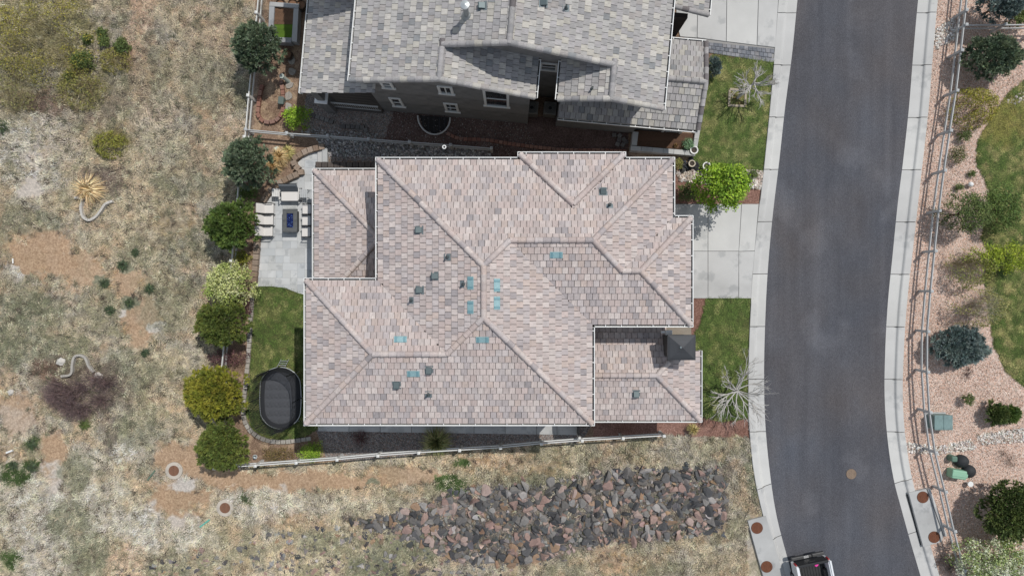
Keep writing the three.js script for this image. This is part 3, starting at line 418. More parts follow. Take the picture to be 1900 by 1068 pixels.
function onSlope(geo, p, g, lift = 0.05) { const n = V(-g[0], 1, -g[1]).normalize(), up = Math.abs(g[0]) > Math.abs(g[1]) ? V(Math.sign(g[0]), 0, 0) : V(0, 0, Math.sign(g[1]) || 1); const t = up.addScaledVector(n, -up.dot(n)).normalize(), s = n.clone().cross(t).normalize(); return geo.clone().applyMatrix4(new THREE.Matrix4().makeBasis(s, n, t).setPosition(p.x, p.y + lift, p.z)); }   // x along the eave, y off the roof, z up the slope
const vFl = rbox(0.42, 0.02, 0.44, 0.006), hoodG = (() => { const s = new THREE.Shape(); s.moveTo(-0.14, 0); s.lineTo(0.14, 0); s.lineTo(0.14, 0.04); s.lineTo(-0.1, 0.17); s.lineTo(-0.14, 0.17); return new THREE.ExtrudeGeometry(s, { depth: 0.26, bevelEnabled: true, bevelSize: 0.01, bevelThickness: 0.01, bevelSegments: 1 }).translate(0, 0, -0.13).rotateY(-Math.PI / 2); })();
function ventAt(house, px, py, f, type) {
  const p = roofPoint(px, py, f), g = grad(f, p.x, p.z);
  if (type === 'box') { const m = part('roof_vent', [onSlope(vFl, p, g)], leadM, house); part('vent_hood', [onSlope(hoodG, p, g, 0.06)], ventM, m); }
  else if (type === 'pipe') { const m = part('plumbing_vent', [cyl(0.055, 0.05, 0.42, p.x, p.y, p.z, 12), cyl(0.12, 0.06, 0.16, p.x, p.y, p.z, 12)], ventM, house); part('vent_flashing', [onSlope(vFl.clone().scale(0.8, 1, 0.8), p, g)], leadM, m); part('pipe_mouth', [cyl(0.04, 0.04, 0.006, p.x, p.y + 0.42, p.z, 12)], darkM, m); }
  else { const m = part('tile_vent', [onSlope(rbox(0.62, 0.05, 0.31, 0.015), p, g, 0.055)], tealM, house); for (const x of [-0.2, 0.2]) part('vent_louvre', [onSlope(rbox(0.1, 0.03, 0.28, 0.008, x, 0.03, 0), p, g, 0.055)], tealD, m); }
}
for (const [x, y] of [[778, 427], [779, 538], [796, 686], [736, 713], [1119, 356], [808, 512]]) ventAt(mainHouse, x, y, upHeight, 'box');
for (const [x, y] of [[830, 477], [860, 527], [763, 557], [1131, 380], [795, 731]]) ventAt(mainHouse, x, y, upHeight, 'pipe');
for (const [x, y] of tealSpots) ventAt(mainHouse, x, y, upHeight, 'tile');
{ const wf = (x, z) => winY + Math.max(0, wz(779, winY) - z) * SL; ventAt(mainHouse, 1180, 730, wf, 'box'); }

// ------------------------------------------------------------------ the grey roofed house beyond the side fence
const greyHouse = thing('house', 'two storey house with grey tiled gable roofs and grey stucco walls', 'house');
const nO = W(649, 150, 6.6), nT = 5.2 * Math.PI / 180, nc = Math.cos(nT), ns = Math.sin(nT), nY = 6.6;
const nb = (u, v) => [nO.x + u * nc - v * ns, nO.z + u * ns + v * nc], nb3 = (u, y, v) => { const p = nb(u, v); return V(p[0], y, p[1]); };
const upN = newRoof(), porchN = newRoof(), lanaiN = newRoof();
const UW = 15.38, RD = 7.69, BK = -14;
{
  const f = (roof, a, b, pts, y, s = SL, o) => face(roof, nb(...a), nb(...b), pts.map(p => nb(...p)), y, s, greyTones, o);
  f(upN, [0, 0], [0, BK], [[0, 0], [4.55, 0], [4.55, -1.62], [RD, -1.62], [RD, BK], [0, BK]], nY);
  f(upN, [UW, 0], [UW, BK], [[UW, 0], [12.7, 0], [12.7, -1.62], [RD, -1.62], [RD, BK], [UW, BK]], nY);
  f(upN, [9.1, 0], [9.1, -2.0], [[9.1, 0], [4.55, 0], [4.55, -2.0], [9.1, -2.0]], nY);
  f(upN, [10.2, 0], [10.2, -2.0], [[10.2, 0], [12.7, 0], [12.7, -2.0], [10.2, -2.0]], nY + 0.06);
  f(upN, [-3.2, -4.95], [0, -4.95], [[-3.2, -4.95], [0, -4.95], [0, -9.5], [-3.2, -9.5]], nY);
  const d = greyTones.slice(2, 5).concat([[[118, 112, 112], 4]]);
  caps(upN, nb3(RD, nY + RD / 3, BK), nb3(RD, nY + RD / 3, -1.62), d); caps(upN, nb3(4.55, nY + 4.55 / 3, -1.9), nb3(4.55, nY + 4.55 / 3, 0), d); caps(upN, nb3(12.7, nY + 2.68 / 3, -1.9), nb3(12.7, nY + 2.68 / 3, 0), d);
  const rake = (a, b, r = upN) => caps(r, a, b, greyTones, 'rake_tile');
  rake(nb3(0, nY, -0.04), nb3(4.55, nY + 1.517, -0.04)); rake(nb3(9.1, nY, -0.04), nb3(4.55, nY + 1.517, -0.04)); rake(nb3(UW, nY, -0.04), nb3(12.7, nY + 0.893, -0.04)); rake(nb3(10.2, nY + 0.06, -0.04), nb3(12.7, nY + 0.893, -0.04)); rake(nb3(4.55, nY + 1.517, -1.66), nb3(RD, nY + 2.563, -1.66)); rake(nb3(12.7, nY + 0.893, -1.66), nb3(RD, nY + 2.563, -1.66));
  const gt = (a, b, y, u, v, e0, e1) => gutter(greyHouse, nb(...a), nb(...b), y, u * nc - v * ns, u * ns + v * nc, e0, e1);
  gt([0, 0], [0, BK], nY, 1, 0, 0, 0); gt([UW, 0], [UW, BK], nY, -1, 0, 0, 0); gt([9.1, 0], [9.1, -1.9], nY, -1, 0, 0, 0); gt([10.2, 0], [10.2, -1.9], nY + 0.06, 1, 0, 0, 0);
  // low roof over the deck on the west, and the porch on the east with its skirt along the side wall
  f(lanaiN, [-3.2, 0.15], [-3.2, BK], [[-3.2, 0.15], [1.0, 0.15], [1.0, BK], [-3.2, BK]], 4.0); gt([-3.2, 0.15], [-3.2, BK], 4.0, 1, 0, 0, 0);
  f(porchN, [10.45, 0], [18.05, 0], [[10.45, 0], [18.05, 0], [18.05, -2.38], [15.05, -2.38], [15.05, -1.1], [10.45, -1.1]], 3.2, SL, { d: 0.34 });
  f(porchN, [15.05, -4.76], [18.05, -4.76], [[15.05, -4.76], [18.05, -4.76], [18.05, -2.38], [15.05, -2.38]], 3.2);
  gt([10.45, 0], [18.05, 0], 3.2, 0, -1, 0, 0); gt([15.2, -4.76], [18.05, -4.76], 3.2, 0, 1, 0, 0);
  caps(porchN, nb3(15.2, 3.993, -2.38), nb3(18.05, 3.993, -2.38), d); caps(porchN, nb3(18.03, 3.2, 0), nb3(18.03, 3.993, -2.38), d, 'rake_tile'); caps(porchN, nb3(18.03, 3.2, -4.76), nb3(18.03, 3.993, -2.38), d, 'rake_tile');
  // narrow canopy over the garage doors, mostly out of the picture at the top
  f(porchN, [18.0, -6.2], [18.0, -8.2], [[18.0, -6.2], [18.0, -8.2], [15.6, -8.2], [15.6, -6.2]], 3.3, SL); gt([18.0, -6.2], [18.0, -8.2], 3.3, -1, 0, 0, 0); caps(porchN, nb3(18, 3.3, -6.2), nb3(15.6, 4.1, -6.2), d, 'rake_tile');
}
function nWall(name, pts, v, th, mat = wallGrey) {        // upright wall in the plane v = const, outline (u, y); openings cut by windows are framed on it
  const s = new THREE.Shape(pts.map(p => new THREE.Vector2(p[0], p[1]))); const g = new THREE.ExtrudeGeometry(s, { depth: th, bevelEnabled: false }).translate(0, 0, v - th);
  const m = part(name, g, mat, greyHouse); m.position.set(nO.x, 0, nO.z); m.rotation.y = -nT; return m;
}
nWall('wall', [[0.4, 0], [8.85, 0], [8.85, 6.42], [4.55, 7.86], [0.4, 6.42]], -0.3, 0.2);
nWall('wall', [[10.5, 0], [15.0, 0], [15.0, 3.05], [10.5, 3.05]], -0.3, 0.2);
nWall('wall', [[10.5, 3.1], [15.0, 3.1], [15.0, 6.42], [12.7, 7.2], [10.5, 6.48]], -1.1, 0.2);
nWall('gable_wall', [[4.3, 0], [13, 0], [13, 7.1], [RD, 8.85], [4.3, 7.7]], -1.95, 0.2);
nWall('wall', [[15.05, 0], [17.7, 0], [17.7, 3.0], [15.05, 3.0]], -0.5, 0.2, std(C(158, 156, 152), 0.9, { map: rep(grainT, 1.5), bumpMap: rep(grainB, 1.5), bumpScale: 0.02 }));
function nBox(name, u0, u1, y0, y1, v0, v1, mat, parent = greyHouse) { const g = box(u1 - u0, y1 - y0, v1 - v0, (u0 + u1) / 2, (y0 + y1) / 2, (v0 + v1) / 2).rotateY(-nT).translate(nO.x, 0, nO.z); return part(name, g, mat, parent); }
nBox('wall', -2.9, 0.39, 0, 6.4, -9.4, -5.3, wallGrey); nBox('side_wall', 8.65, 8.848, 0, 6.4, -1.95, -0.502, wallGrey); nBox('side_wall', 10.502, 10.7, 0, 6.4, -1.95, -1.3, wallGrey); nBox('side_wall', 10.502, 10.7, 0, 3.05, -1.29, -0.502, wallGrey);
nBox('side_wall', 0.4, 0.6, 0, 6.4, BK, -0.502, wallGrey); nBox('side_wall', 14.8, 15.0, 0, 6.4, BK, -1.3, wallGrey); nBox('side_wall', 17.5, 17.7, 0, 3.0, -4.4, -0.702, wallGrey); nBox('soffit', 0.1, 8.9, 6.36, 6.39, -1.9, -0.51, whiteM);
{ // windows: opening frame, sill, meeting rail and panes, set on the wall where the sight line meets it
  const glassM = new THREE.MeshPhysicalMaterial({ color: C(38, 52, 58), roughness: 0.06, metalness: 0, clearcoat: 1, clearcoatRoughness: 0.03 }), frameM = std(C(214, 214, 210), 0.6);
  const hit = (px, py, v) => { let lo = 0, hi = 9; for (let i = 0; i < 50; i++) { const y = (lo + hi) / 2, x = wx(px, y) - nO.x, z = wz(py, y) - nO.z; (-x * ns + z * nc) < v ? lo = y : hi = y; } const y = (lo + hi) / 2, x = wx(px, y) - nO.x, z = wz(py, y) - nO.z; return [x * nc + z * ns, y]; };
  const win = (x0, y0, x1, y1, v, vert) => {
    let [u0, t] = hit(x0, y0, v), [u1, b] = hit(x1, y1, v); if (u1 < u0) [u0, u1] = [u1, u0]; const uc = (u0 + u1) / 2, w = Math.max(0.5, u1 - u0), g = (n, a, c, d, e, p0, p1, m, par) => nBox(n, a, c, d, e, v + p0, v + p1, m, par); u0 = uc - w / 2; u1 = uc + w / 2; const f = 0.13;
    const fr = nBox('window', u0, u1, t - f, t, v, v + 0.06, frameM); g('sill', u0 - 0.06, u1 + 0.06, b, b + f, 0, 0.09, frameM, fr); g('frame', u0, u0 + f, b + f, t - f, 0, 0.06, frameM, fr); g('frame', u1 - f, u1, b + f, t - f, 0, 0.06, frameM, fr);
    if (vert) { const mu = (u0 + u1) / 2; g('pane', u0 + f, mu - 0.03, b + f, t - f, 0.002, 0.022, glassM, fr); g('pane', mu + 0.03, u1 - f, b + f, t - f, 0.002, 0.022, glassM, fr); g('mullion', mu - 0.03, mu + 0.03, b + f, t - f, 0.002, 0.045, frameM, fr); }
    else { const my = (t + b) / 2; g('pane', u0 + f, u1 - f, b + f, my - 0.03, 0.002, 0.022, glassM, fr); g('pane', u0 + f, u1 - f, my + 0.03, t - f, 0.002, 0.022, glassM, fr); g('rail', u0 + f, u1 - f, my - 0.03, my + 0.03, 0.002, 0.045, frameM, fr); }
  };
  win(810, 158, 843, 175, -0.3, true); win(720, 180, 752, 198, -0.3); win(822, 190, 853, 208, -0.3); win(895, 165, 945, 199, -0.3); win(1002, 115, 1034, 131, -1.95); win(1108, 186, 1146, 204, -1.1); win(703, 150, 733, 164, -0.3); win(1232, 238, 1262, 248, -0.5);
}
finishRoofs(greyHouse, [['upper_roof', upN], ['porch_roof', porchN], ['deck_roof', lanaiN]]);
{
  const toUV = (x, z) => { const a = x - nO.x, b = z - nO.z; return [a * nc + b * ns, -a * ns + b * nc]; };
  const hN = (x, z) => { const [u, v] = toUV(x, z); if (v > 0) return 0; if (v > -1.62) { if (u < 9.1) return nY + Math.min(u, 9.1 - u) / 3; if (u > 10.2) return nY + Math.min(UW - u, u - 10.2) / 3; return 0; } return nY + Math.min(u, UW - u) / 3; };
  ventAt(greyHouse, 895, 12, hN, 'box'); ventAt(greyHouse, 1008, 6, hN, 'box'); ventAt(greyHouse, 1050, 16, hN, 'pipe'); ventAt(greyHouse, 1098, 166, hN, 'pipe');
  const p = roofPoint(866, 30, hN), q = roofPoint(863, 26, hN); const fl = part('flue_pipe', [cyl(0.13, 0.13, 1.15, p.x, p.y, p.z, 20), cyl(0.26, 0.14, 0.2, p.x, p.y, p.z, 16)], std(C(150, 156, 158), 0.45, { metalness: 0.5 }), greyHouse); part('flue_cap', [cyl(0.2, 0.2, 0.12, p.x, p.y + 1.17, p.z, 20), cyl(0.2, 0.02, 0.06, p.x, p.y + 1.29, p.z, 20)], std(C(186, 190, 190), 0.4, { metalness: 0.5 }), fl);
}
{ // deck, railing, stone pier, timber brackets
  const deckW = std(C(120, 112, 106), 0.85, { map: rep(woodT, 1.2) }), railM = std(C(176, 176, 174), 0.6), stone = std(C(150, 148, 146), 0.92, { map: rep(grainT, 1.2), bumpMap: rep(grainB, 1.4), bumpScale: 0.03 }), brown = std(C(66, 58, 54), 0.85, { map: rep(woodT, 1) });
  for (let i = 0; i < 17; i++) nBox('deck_board', -2.9, 0.38, 0.52, 0.56, -2.6 + i * 0.145, -2.6 + i * 0.145 + 0.135, deckW);
  nBox('deck_skirt', -2.85, 0.38, 0, 0.5, -0.16, -0.12, std(C(92, 88, 86), 0.9));
  nBox('handrail', -2.75, 0.36, 1.46, 1.52, -0.16, -0.08, railM); nBox('bottom_rail', -2.75, 0.36, 0.66, 0.7, -0.14, -0.1, railM); for (let i = 0; i < 24; i++) nBox('baluster', -2.7 + i * 0.128, -2.675 + i * 0.128, 0.702, 1.458, -0.135, -0.11, railM);
  const b = W(616, 200, 0); part('stone_pier', [rbox(0.62, 2.2, 0.62, 0.03, b.x, 1.1, b.z, -nT), rbox(0.42, 1.6, 0.42, 0.03, b.x, 2.9, b.z, -nT)], stone, greyHouse); part('pier_cap', [rbox(0.72, 0.1, 0.72, 0.02, b.x, 2.25, b.z, -nT)], whiteM, greyHouse);
  nBox('timber_bracket', 15.5, 17.0, 0, 2.9, -6.35, -6.1, brown); nBox('timber_bracket', 15.5, 16.9, 0, 2.9, -8.4, -8.2, brown); nBox('garage_wall', 15.1, 15.4, 0, 3.2, BK, -4.9, brown);
}
// ------------------------------------------------------------------ rail fences
const vinylM = std(C(214, 214, 210), 0.55), greyVinyl = std(C(176, 178, 178), 0.6);
function fence(pts, label, spacing, mat, opt = {}) {      // points in the photograph along the top rail
  const h = opt.h || 1.15, root = thing('rail_fence', label, 'fence'), path = pts.map(p => { const q = W(p[0], p[1], h); return [q.x, q.z]; });
  const L = path.slice(1).reduce((s, p, i) => s + Math.hypot(p[0] - path[i][0], p[1] - path[i][1]), 0), n = Math.max(1, Math.round(L / spacing)), ps = along(path, L / n - 1e-4).slice(0, n + 1); if (ps.length < n + 1) { const l = path[path.length - 1]; ps.push({ x: l[0], z: l[1], a: ps[ps.length - 1].a }); }
  ps.forEach((p, i) => { const post = part('post', rbox(0.13, h + 0.08, 0.13, 0.008, p.x, (h + 0.08) / 2, p.z, p.a), mat, root); part('post_cap', [rbox(0.17, 0.03, 0.17, 0.01, p.x, h + 0.095, p.z, p.a), new THREE.ConeGeometry(0.11, 0.05, 4).rotateY(Math.PI / 4 + p.a).translate(p.x, h + 0.135, p.z)], mat, post);
    if (i + 1 < ps.length) { const q = ps[i + 1]; for (const y of (opt.rails || [h - 0.08, h * 0.5])) part('rail', bar(V(p.x, y, p.z), V(q.x, y + rr(-0.01, 0.01), q.z), 0.05, 0.14), mat, root); } });
  if (opt.mesh) { const g = []; for (let i = 0; i + 1 < ps.length; i++) { const a = ps[i], b = ps[i + 1]; for (let y = 0.06; y < h - 0.1; y += 0.15) g.push(bar(V(a.x, y, a.z), V(b.x, y, b.z), 0.006, 0.006)); } part('wire', g, std(C(120, 124, 122), 0.5, { metalness: 0.6 }), root).userData.kind = 'stuff'; }
  return root;
}
fence([[489, -130], [478, 2], [472, 60], [463, 150], [458, 200], [453, 262], [444, 320], [440, 350], [436, 400], [430, 470], [424, 540], [415, 630], [405, 740], [398, 868]], 'pale rail fence running down beside the dry field', 2.35, vinylM, { mesh: true });
fence([[398, 868], [480, 863], [560, 857], [640, 851], [720, 843], [800, 838], [930, 830], [1000, 823], [1080, 817], [1150, 813], [1232, 808]], 'white rail fence along the rocky slope below the house', 2.35, vinylM);
fence([[456, 240], [534, 247], [612, 252], [690, 258], [770, 264], [840, 269], [912, 275]], 'pale rail fence between the two houses', 2.4, greyVinyl, { h: 1.1 });
fence([[1810, -130], [1795, 5], [1787, 76], [1778, 155], [1764, 245], [1753, 320], [1744, 388], [1736, 465], [1728, 545], [1722, 620], [1722, 695], [1727, 770], [1737, 840], [1757, 920], [1772, 985], [1785, 1035], [1810, 1130]], 'grey rail fence following the street on its far side', 2.35, greyVinyl);
fence([[1793, 46], [1843, 46], [1905, 45], [2010, 44]], 'short rail fence branching off to the right edge at the top', 2.2, greyVinyl);
{ // wing gate between house and lower fence
  const t = thing('side_gate', 'narrow dark gate between house corner and lower fence', 'gate'), a = W(1076, 783, 1.4), b = W(1076, 812, 1.2); const m = std(C(92, 92, 92), 0.7, { map: rep(woodT, 1) });
  for (let i = 0; i < 5; i++) part('board', bar(V(a.x - 0.02, 0.15 + i * 0.23, a.z), V(a.x - 0.02, 0.15 + i * 0.23, b.z), 0.035, 0.2), m, t); part('gate_post', rbox(0.13, 1.3, 0.13, 0.01, a.x, 0.65, b.z), vinylM, t);
}
// ------------------------------------------------------------------ block edgings and low walls
const blockTan = [[176, 152, 130], [188, 166, 146], [166, 142, 122], [180, 160, 142], [196, 176, 158]].map(c => std(C(...c), 0.92, { map: rep(grainT, 2), bumpMap: rep(grainB, 2), bumpScale: 0.012 }));
const blockPink = [[178, 130, 112], [190, 146, 128], [166, 118, 102], [184, 140, 122], [172, 136, 122]].map(c => std(C(...c), 0.92, { map: rep(grainT, 2), bumpMap: rep(grainB, 2), bumpScale: 0.012 }));
const blockPale = [[206, 198, 186], [196, 190, 180], [212, 206, 196], [188, 180, 170]].map(c => std(C(...c), 0.92, { map: rep(grainT, 2) }));
const blockGrey = [[132, 128, 124], [146, 142, 138], [120, 116, 114]].map(c => std(C(...c), 0.92, { map: rep(grainT, 2) }));
const blockDark = [[96, 88, 84], [108, 98, 92], [118, 108, 100]].map(c => std(C(...c), 0.92, { map: rep(grainT, 2) }));
function edging(name, pts, label, mats, len, wid, h, y0 = 0, cat = 'edging') {
  const t = thing(name, label, cat), ps = along(smooth(pts.map(p => { const q = W(p[0], p[1], h); return [q.x, q.z]; }), pts.length * 8), len);
  const geos = [0, 1, 2].map(() => { const g = new RoundedBoxGeometry(wid * rr(0.92, 1.05), h + 0.05, len - 0.025, 1, 0.02); const p = g.attributes.position; for (let i = 0; i < p.count; i++) { const k = 1 + (hash(Math.round(p.getX(i) * 50), Math.round(p.getZ(i) * 50)) - 0.5) * 0.06; p.setX(i, p.getX(i) * k); } return g; });
  ps.forEach(p => { const m = part('block', pick(geos), pick(mats), t); m.position.set(p.x, y0 + (h - 0.05) / 2 + rr(-0.012, 0.012), p.z); m.rotation.y = p.a + rr(-0.05, 0.05); });
}
edging('garden_wall', [[596, 272], [575, 277], [556, 286], [543, 296], [548, 308], [557, 318], [538, 328], [516, 340], [498, 356], [486, 374], [478, 398], [476, 430], [473, 480], [469, 530]], 'tan block wall curving round the patio', blockTan, 0.34, 0.34, 0.35, 0, 'garden wall');
edging('lawn_edging', [[468, 536], [464, 590], [461, 640], [457, 690], [452, 735], [450, 768], [458, 792], [474, 808], [498, 818], [525, 820], [552, 817], [579, 813]], 'pale stone edging around the back lawn', blockPale, 0.3, 0.24, 0.14);
edging('garden_wall', [[590, 305], [640, 306], [698, 305]], 'dark block wall along the patio roof', blockDark, 0.36, 0.34, 0.4, 0, 'garden wall');
edging('planter_edging', [[521, 150], [524, 180], [523, 205], [514, 220], [500, 226], [486, 223], [478, 212], [479, 190], [483, 165], [487, 152]], 'oval ring of pink blocks around a soil bed', blockPink, 0.33, 0.22, 0.2);
edging('block_edging', [[580, 214], [600, 220], [622, 228]], 'short row of grey blocks beside the yellow green shrub', blockGrey, 0.28, 0.22, 0.15);
edging('block_edging', [[636, 234], [660, 235], [676, 237], [680, 246]], 'hooked row of grey blocks in the shaded side yard', blockGrey, 0.28, 0.22, 0.15);
edging('block_edging', [[832, 248], [850, 256], [900, 259], [960, 268], [1010, 274], [1060, 278], [1110, 278], [1160, 280]], 'long row of pink blocks between the two houses', blockPink, 0.26, 0.2, 0.14);
// ------------------------------------------------------------------ patio
{
  const t = thing('patio', 'pale stamped concrete patio beside the tan roofed house', 'patio'), poly = [[598, 276], [607, 276], [607, 330], [700, 330], [700, 545], [582, 551], [552, 543], [530, 534], [505, 531], [473, 531], [474, 480], [477, 430], [480, 398], [488, 376], [500, 358], [518, 343], [540, 331], [560, 321], [551, 304], [564, 290]].map(p => [wx(p[0]), wz(p[1])]);
  const mats = [[212, 214, 214], [204, 207, 208], [218, 219, 218], [208, 209, 207]].map((c, i) => std(C(...c), 0.85, { map: rep(concT, 0.3 + i * 0.05), bumpMap: rep(grainB, 1.5), bumpScale: 0.004 }));
  part('patio_base', new THREE.ExtrudeGeometry(new THREE.Shape(poly.map(p => new THREE.Vector2(p[0], -p[1]))), { depth: 0.09, bevelEnabled: false }).rotateX(-Math.PI / 2).translate(0, -0.05, 0), std(C(168, 170, 170), 0.9), t);
  const sz = 0.86, x0 = wx(470), z0 = wz(270); let id = 0;
  for (let j = 0; j < 13; j++) for (let i = -1; i < 10; i++) {
    const off = (j % 2) * 0.43, long = hash(i, j) > 0.6; const cells = long ? [[0, 0, 1, 0.5], [0, 0.5, 0.55, 1], [0.55, 0.5, 1, 1]] : hash(i + 9, j) > 0.5 ? [[0, 0, 0.5, 1], [0.5, 0, 1, 0.45], [0.5, 0.45, 1, 1]] : [[0, 0, 1, 1]];
    for (const [a, b, c, d] of cells) { const p = clipRect(poly, x0 + i * sz + off + a * sz + 0.005, x0 + i * sz + off + c * sz - 0.005, z0 + j * sz + b * sz + 0.005, z0 + j * sz + d * sz - 0.005); if (!p) continue; part('paving_slab', new THREE.ExtrudeGeometry(new THREE.Shape(p.map(q => new THREE.Vector2(q[0], -q[1]))), { depth: 0.018, bevelEnabled: false }).rotateX(-Math.PI / 2).translate(0, 0.037 + rr(0, 0.003), 0), mats[(id++ * 7 + j) % 4], t); }
  }
  const s = thing('patio_steps', 'two pale steps leading off the top of the patio', 'steps'); [[0, 0.16], [1, 0.3]].forEach(([k, h]) => part('step', slab([[590 + k * 10, 276], [599.5 + k * 10, 276], [599.5 + k * 10, 302], [590 + k * 10, 302]], 0, h, 0.012), k ? concM3 : concM, s));
}
// concrete walk along the lower side of the house
{ const t = thing('side_walk', 'grey concrete walk under the lower eave', 'path'); const xs = [590, 648, 706, 764, 822, 880, 938, 996, 1034, 1074]; for (let i = 0; i + 1 < xs.length; i++) { const b = x => 800 + (x - 640) * 0.0145; part('concrete_panel', slab([[xs[i], 770], [xs[i + 1] - 0.8, 770], [xs[i + 1] - 0.8, b(xs[i + 1])], [xs[i], b(xs[i])]], -0.05, 0.05, 0.006), [concM, concM3][i % 2], t); } }
// ------------------------------------------------------------------ patio furniture
const frameBlk = std(C(46, 48, 50), 0.5, { metalness: 0.4 }), cush = std(C(216, 212, 207), 0.95, { bumpMap: rep(grainB, 4), bumpScale: 0.003 }), cushGrey = std(C(128, 134, 140), 0.95, { map: rep(grainT, 3) });
function lounge(px, py, ry, label, width = 0.62, backM = cush) {  // x across, seat towards +z
  const p = W(px, py, 0.45), t = thing('patio_chair', label, 'chair', [p.x, 0.055, p.z], ry), w = width, d = 0.52;
  part('seat', rbox(w - 0.06, 0.12, d, 0.04, 0, 0.38, 0.22, 0, 3), cush, t); const b = rbox(w - 0.06, 0.12, 0.6, 0.04, 0, 0, 0, 0, 3).rotateX(1.0).translate(0, 0.62, -0.2); part('backrest', b, backM, t);
  for (const s of [-1, 1]) { part('armrest', [rbox(0.05, 0.03, 0.62, 0.01, s * w / 2, 0.62, 0.14)], frameBlk, t); part('leg', rod(V(s * w / 2, 0, 0.44), V(s * w / 2, 0.62, 0.42), 0.018), frameBlk, t); part('leg', rod(V(s * w / 2, 0, -0.28), V(s * w / 2, 0.62, -0.16), 0.018), frameBlk, t); part('back_rail', rod(V(s * w / 2, 0.34, 0.0), V(s * (w / 2 - 0.03), 0.9, -0.4), 0.018), frameBlk, t); }
  part('seat_frame', [bar(V(-w / 2, 0.31, 0.46), V(w / 2, 0.31, 0.46), 0.03, 0.03), bar(V(-w / 2, 0.31, -0.04), V(w / 2, 0.31, -0.04), 0.03, 0.03), bar(V(-w / 2, 0.9, -0.42), V(w / 2, 0.9, -0.42), 0.03, 0.03)], frameBlk, t); return t;
}
const eastward = Math.PI / 2;
lounge(492, 387, eastward, 'topmost white cushioned chair left of the fire table'); lounge(491, 408, eastward, 'middle white cushioned chair left of the fire table'); lounge(490, 429, eastward, 'lowest white cushioned chair left of the fire table');
lounge(576, 388, -eastward, 'topmost grey backed chair half under the patio roof', 0.62, cushGrey); lounge(575.5, 409, -eastward, 'middle grey backed chair half under the patio roof', 0.62, cushGrey); lounge(575, 430, -eastward, 'lowest grey backed chair half under the patio roof', 0.62, cushGrey);
{
  const p = W(538, 357, 0.45), t = thing('loveseat', 'white loveseat with grey back above the fire table', 'loveseat', [p.x, 0.055, p.z], 0), w = 1.12;
  part('seat', rbox(w - 0.1, 0.14, 0.6, 0.05, 0, 0.4, 0.2, 0, 3), cush, t); part('backrest', rbox(w - 0.08, 0.14, 0.62, 0.05, 0, 0, 0, 0, 3).rotateX(1.05).translate(0, 0.66, -0.22), cushGrey, t);
  for (const s of [-1, 1]) { part('armrest', [rbox(0.05, 0.04, 0.66, 0.01, s * w / 2, 0.62, 0.12)], cush, t); part('leg', rod(V(s * w / 2, 0, 0.46), V(s * w / 2, 0.62, 0.44), 0.022), frameBlk, t); part('leg', rod(V(s * w / 2, 0, -0.3), V(s * w / 2, 0.62, -0.2), 0.022), frameBlk, t); }
  part('seat_frame', [bar(V(-w / 2, 0.32, 0.48), V(w / 2, 0.32, 0.48), 0.04, 0.04), bar(V(-w / 2, 0.96, -0.42), V(w / 2, 0.96, -0.42), 0.03, 0.03)], frameBlk, t);
  const table = (px, py, label, mat) => { const q = W(px, py, 0.5), k = thing('side_table', label, 'side table', [q.x, 0.055, q.z]); for (let i = 0; i < 4; i++) part('slat', rbox(0.1, 0.025, 0.48, 0.006, -0.165 + i * 0.11, 0.48, 0), mat, k); for (const [a, b] of [[-1, -1], [1, -1], [-1, 1], [1, 1]]) part('leg', rod(V(a * 0.2, 0, b * 0.22), V(a * 0.2, 0.47, b * 0.22), 0.016), frameBlk, k); };
  table(511.5, 357, 'small pale slatted table left of the loveseat', std(C(214, 212, 208), 0.7)); table(563, 359, 'small grey slatted table right of the loveseat', std(C(176, 178, 178), 0.7));
  const f = W(537.5, 409, 0.62), ft = thing('fire_table', 'grey fire table filled with blue glass on the patio', 'fire table', [f.x, 0.055, f.z]); const gm = std(C(112, 114, 114), 0.8, { map: rep(grainT, 1.5) });
  part('table_body', rbox(0.72, 0.46, 1.16, 0.02, 0, 0.23, 0), std(C(92, 94, 96), 0.8, { map: rep(grainT, 1.5) }), ft);
  const sh = new THREE.Shape([[-0.41, -0.66], [0.41, -0.66], [0.41, 0.66], [-0.41, 0.66]].map(q => new THREE.Vector2(...q))); sh.holes.push(new THREE.Path([[-0.2, -0.42], [-0.2, 0.42], [0.2, 0.42], [0.2, -0.42]].map(q => new THREE.Vector2(...q))));
  part('table_top', new THREE.ExtrudeGeometry(sh, { depth: 0.1, bevelEnabled: true, bevelSize: 0.01, bevelThickness: 0.01, bevelSegments: 1 }).rotateX(-Math.PI / 2).translate(0, 0.48, 0), gm, ft); part('burner_tray', box(0.4, 0.02, 0.84, 0, 0.5, 0), std(C(20, 26, 60), 0.6), ft);
  const bits = []; for (let i = 0; i < 420; i++) { const g = new THREE.TetrahedronGeometry(rr(0.015, 0.032), 0); g.rotateX(R() * 6).rotateY(R() * 6).translate(rr(-0.18, 0.18), rr(0.52, 0.565), rr(-0.4, 0.4)); bits.push(paintGeo(g, pick([C(26, 44, 112), C(20, 34, 90), C(36, 60, 140), C(24, 38, 100), C(30, 52, 126), C(110, 140, 200)]))); }
  part('blue_glass', bits, new THREE.MeshPhysicalMaterial({ vertexColors: true, roughness: 0.12, clearcoat: 0.6 }), ft).userData.kind = 'stuff';
}
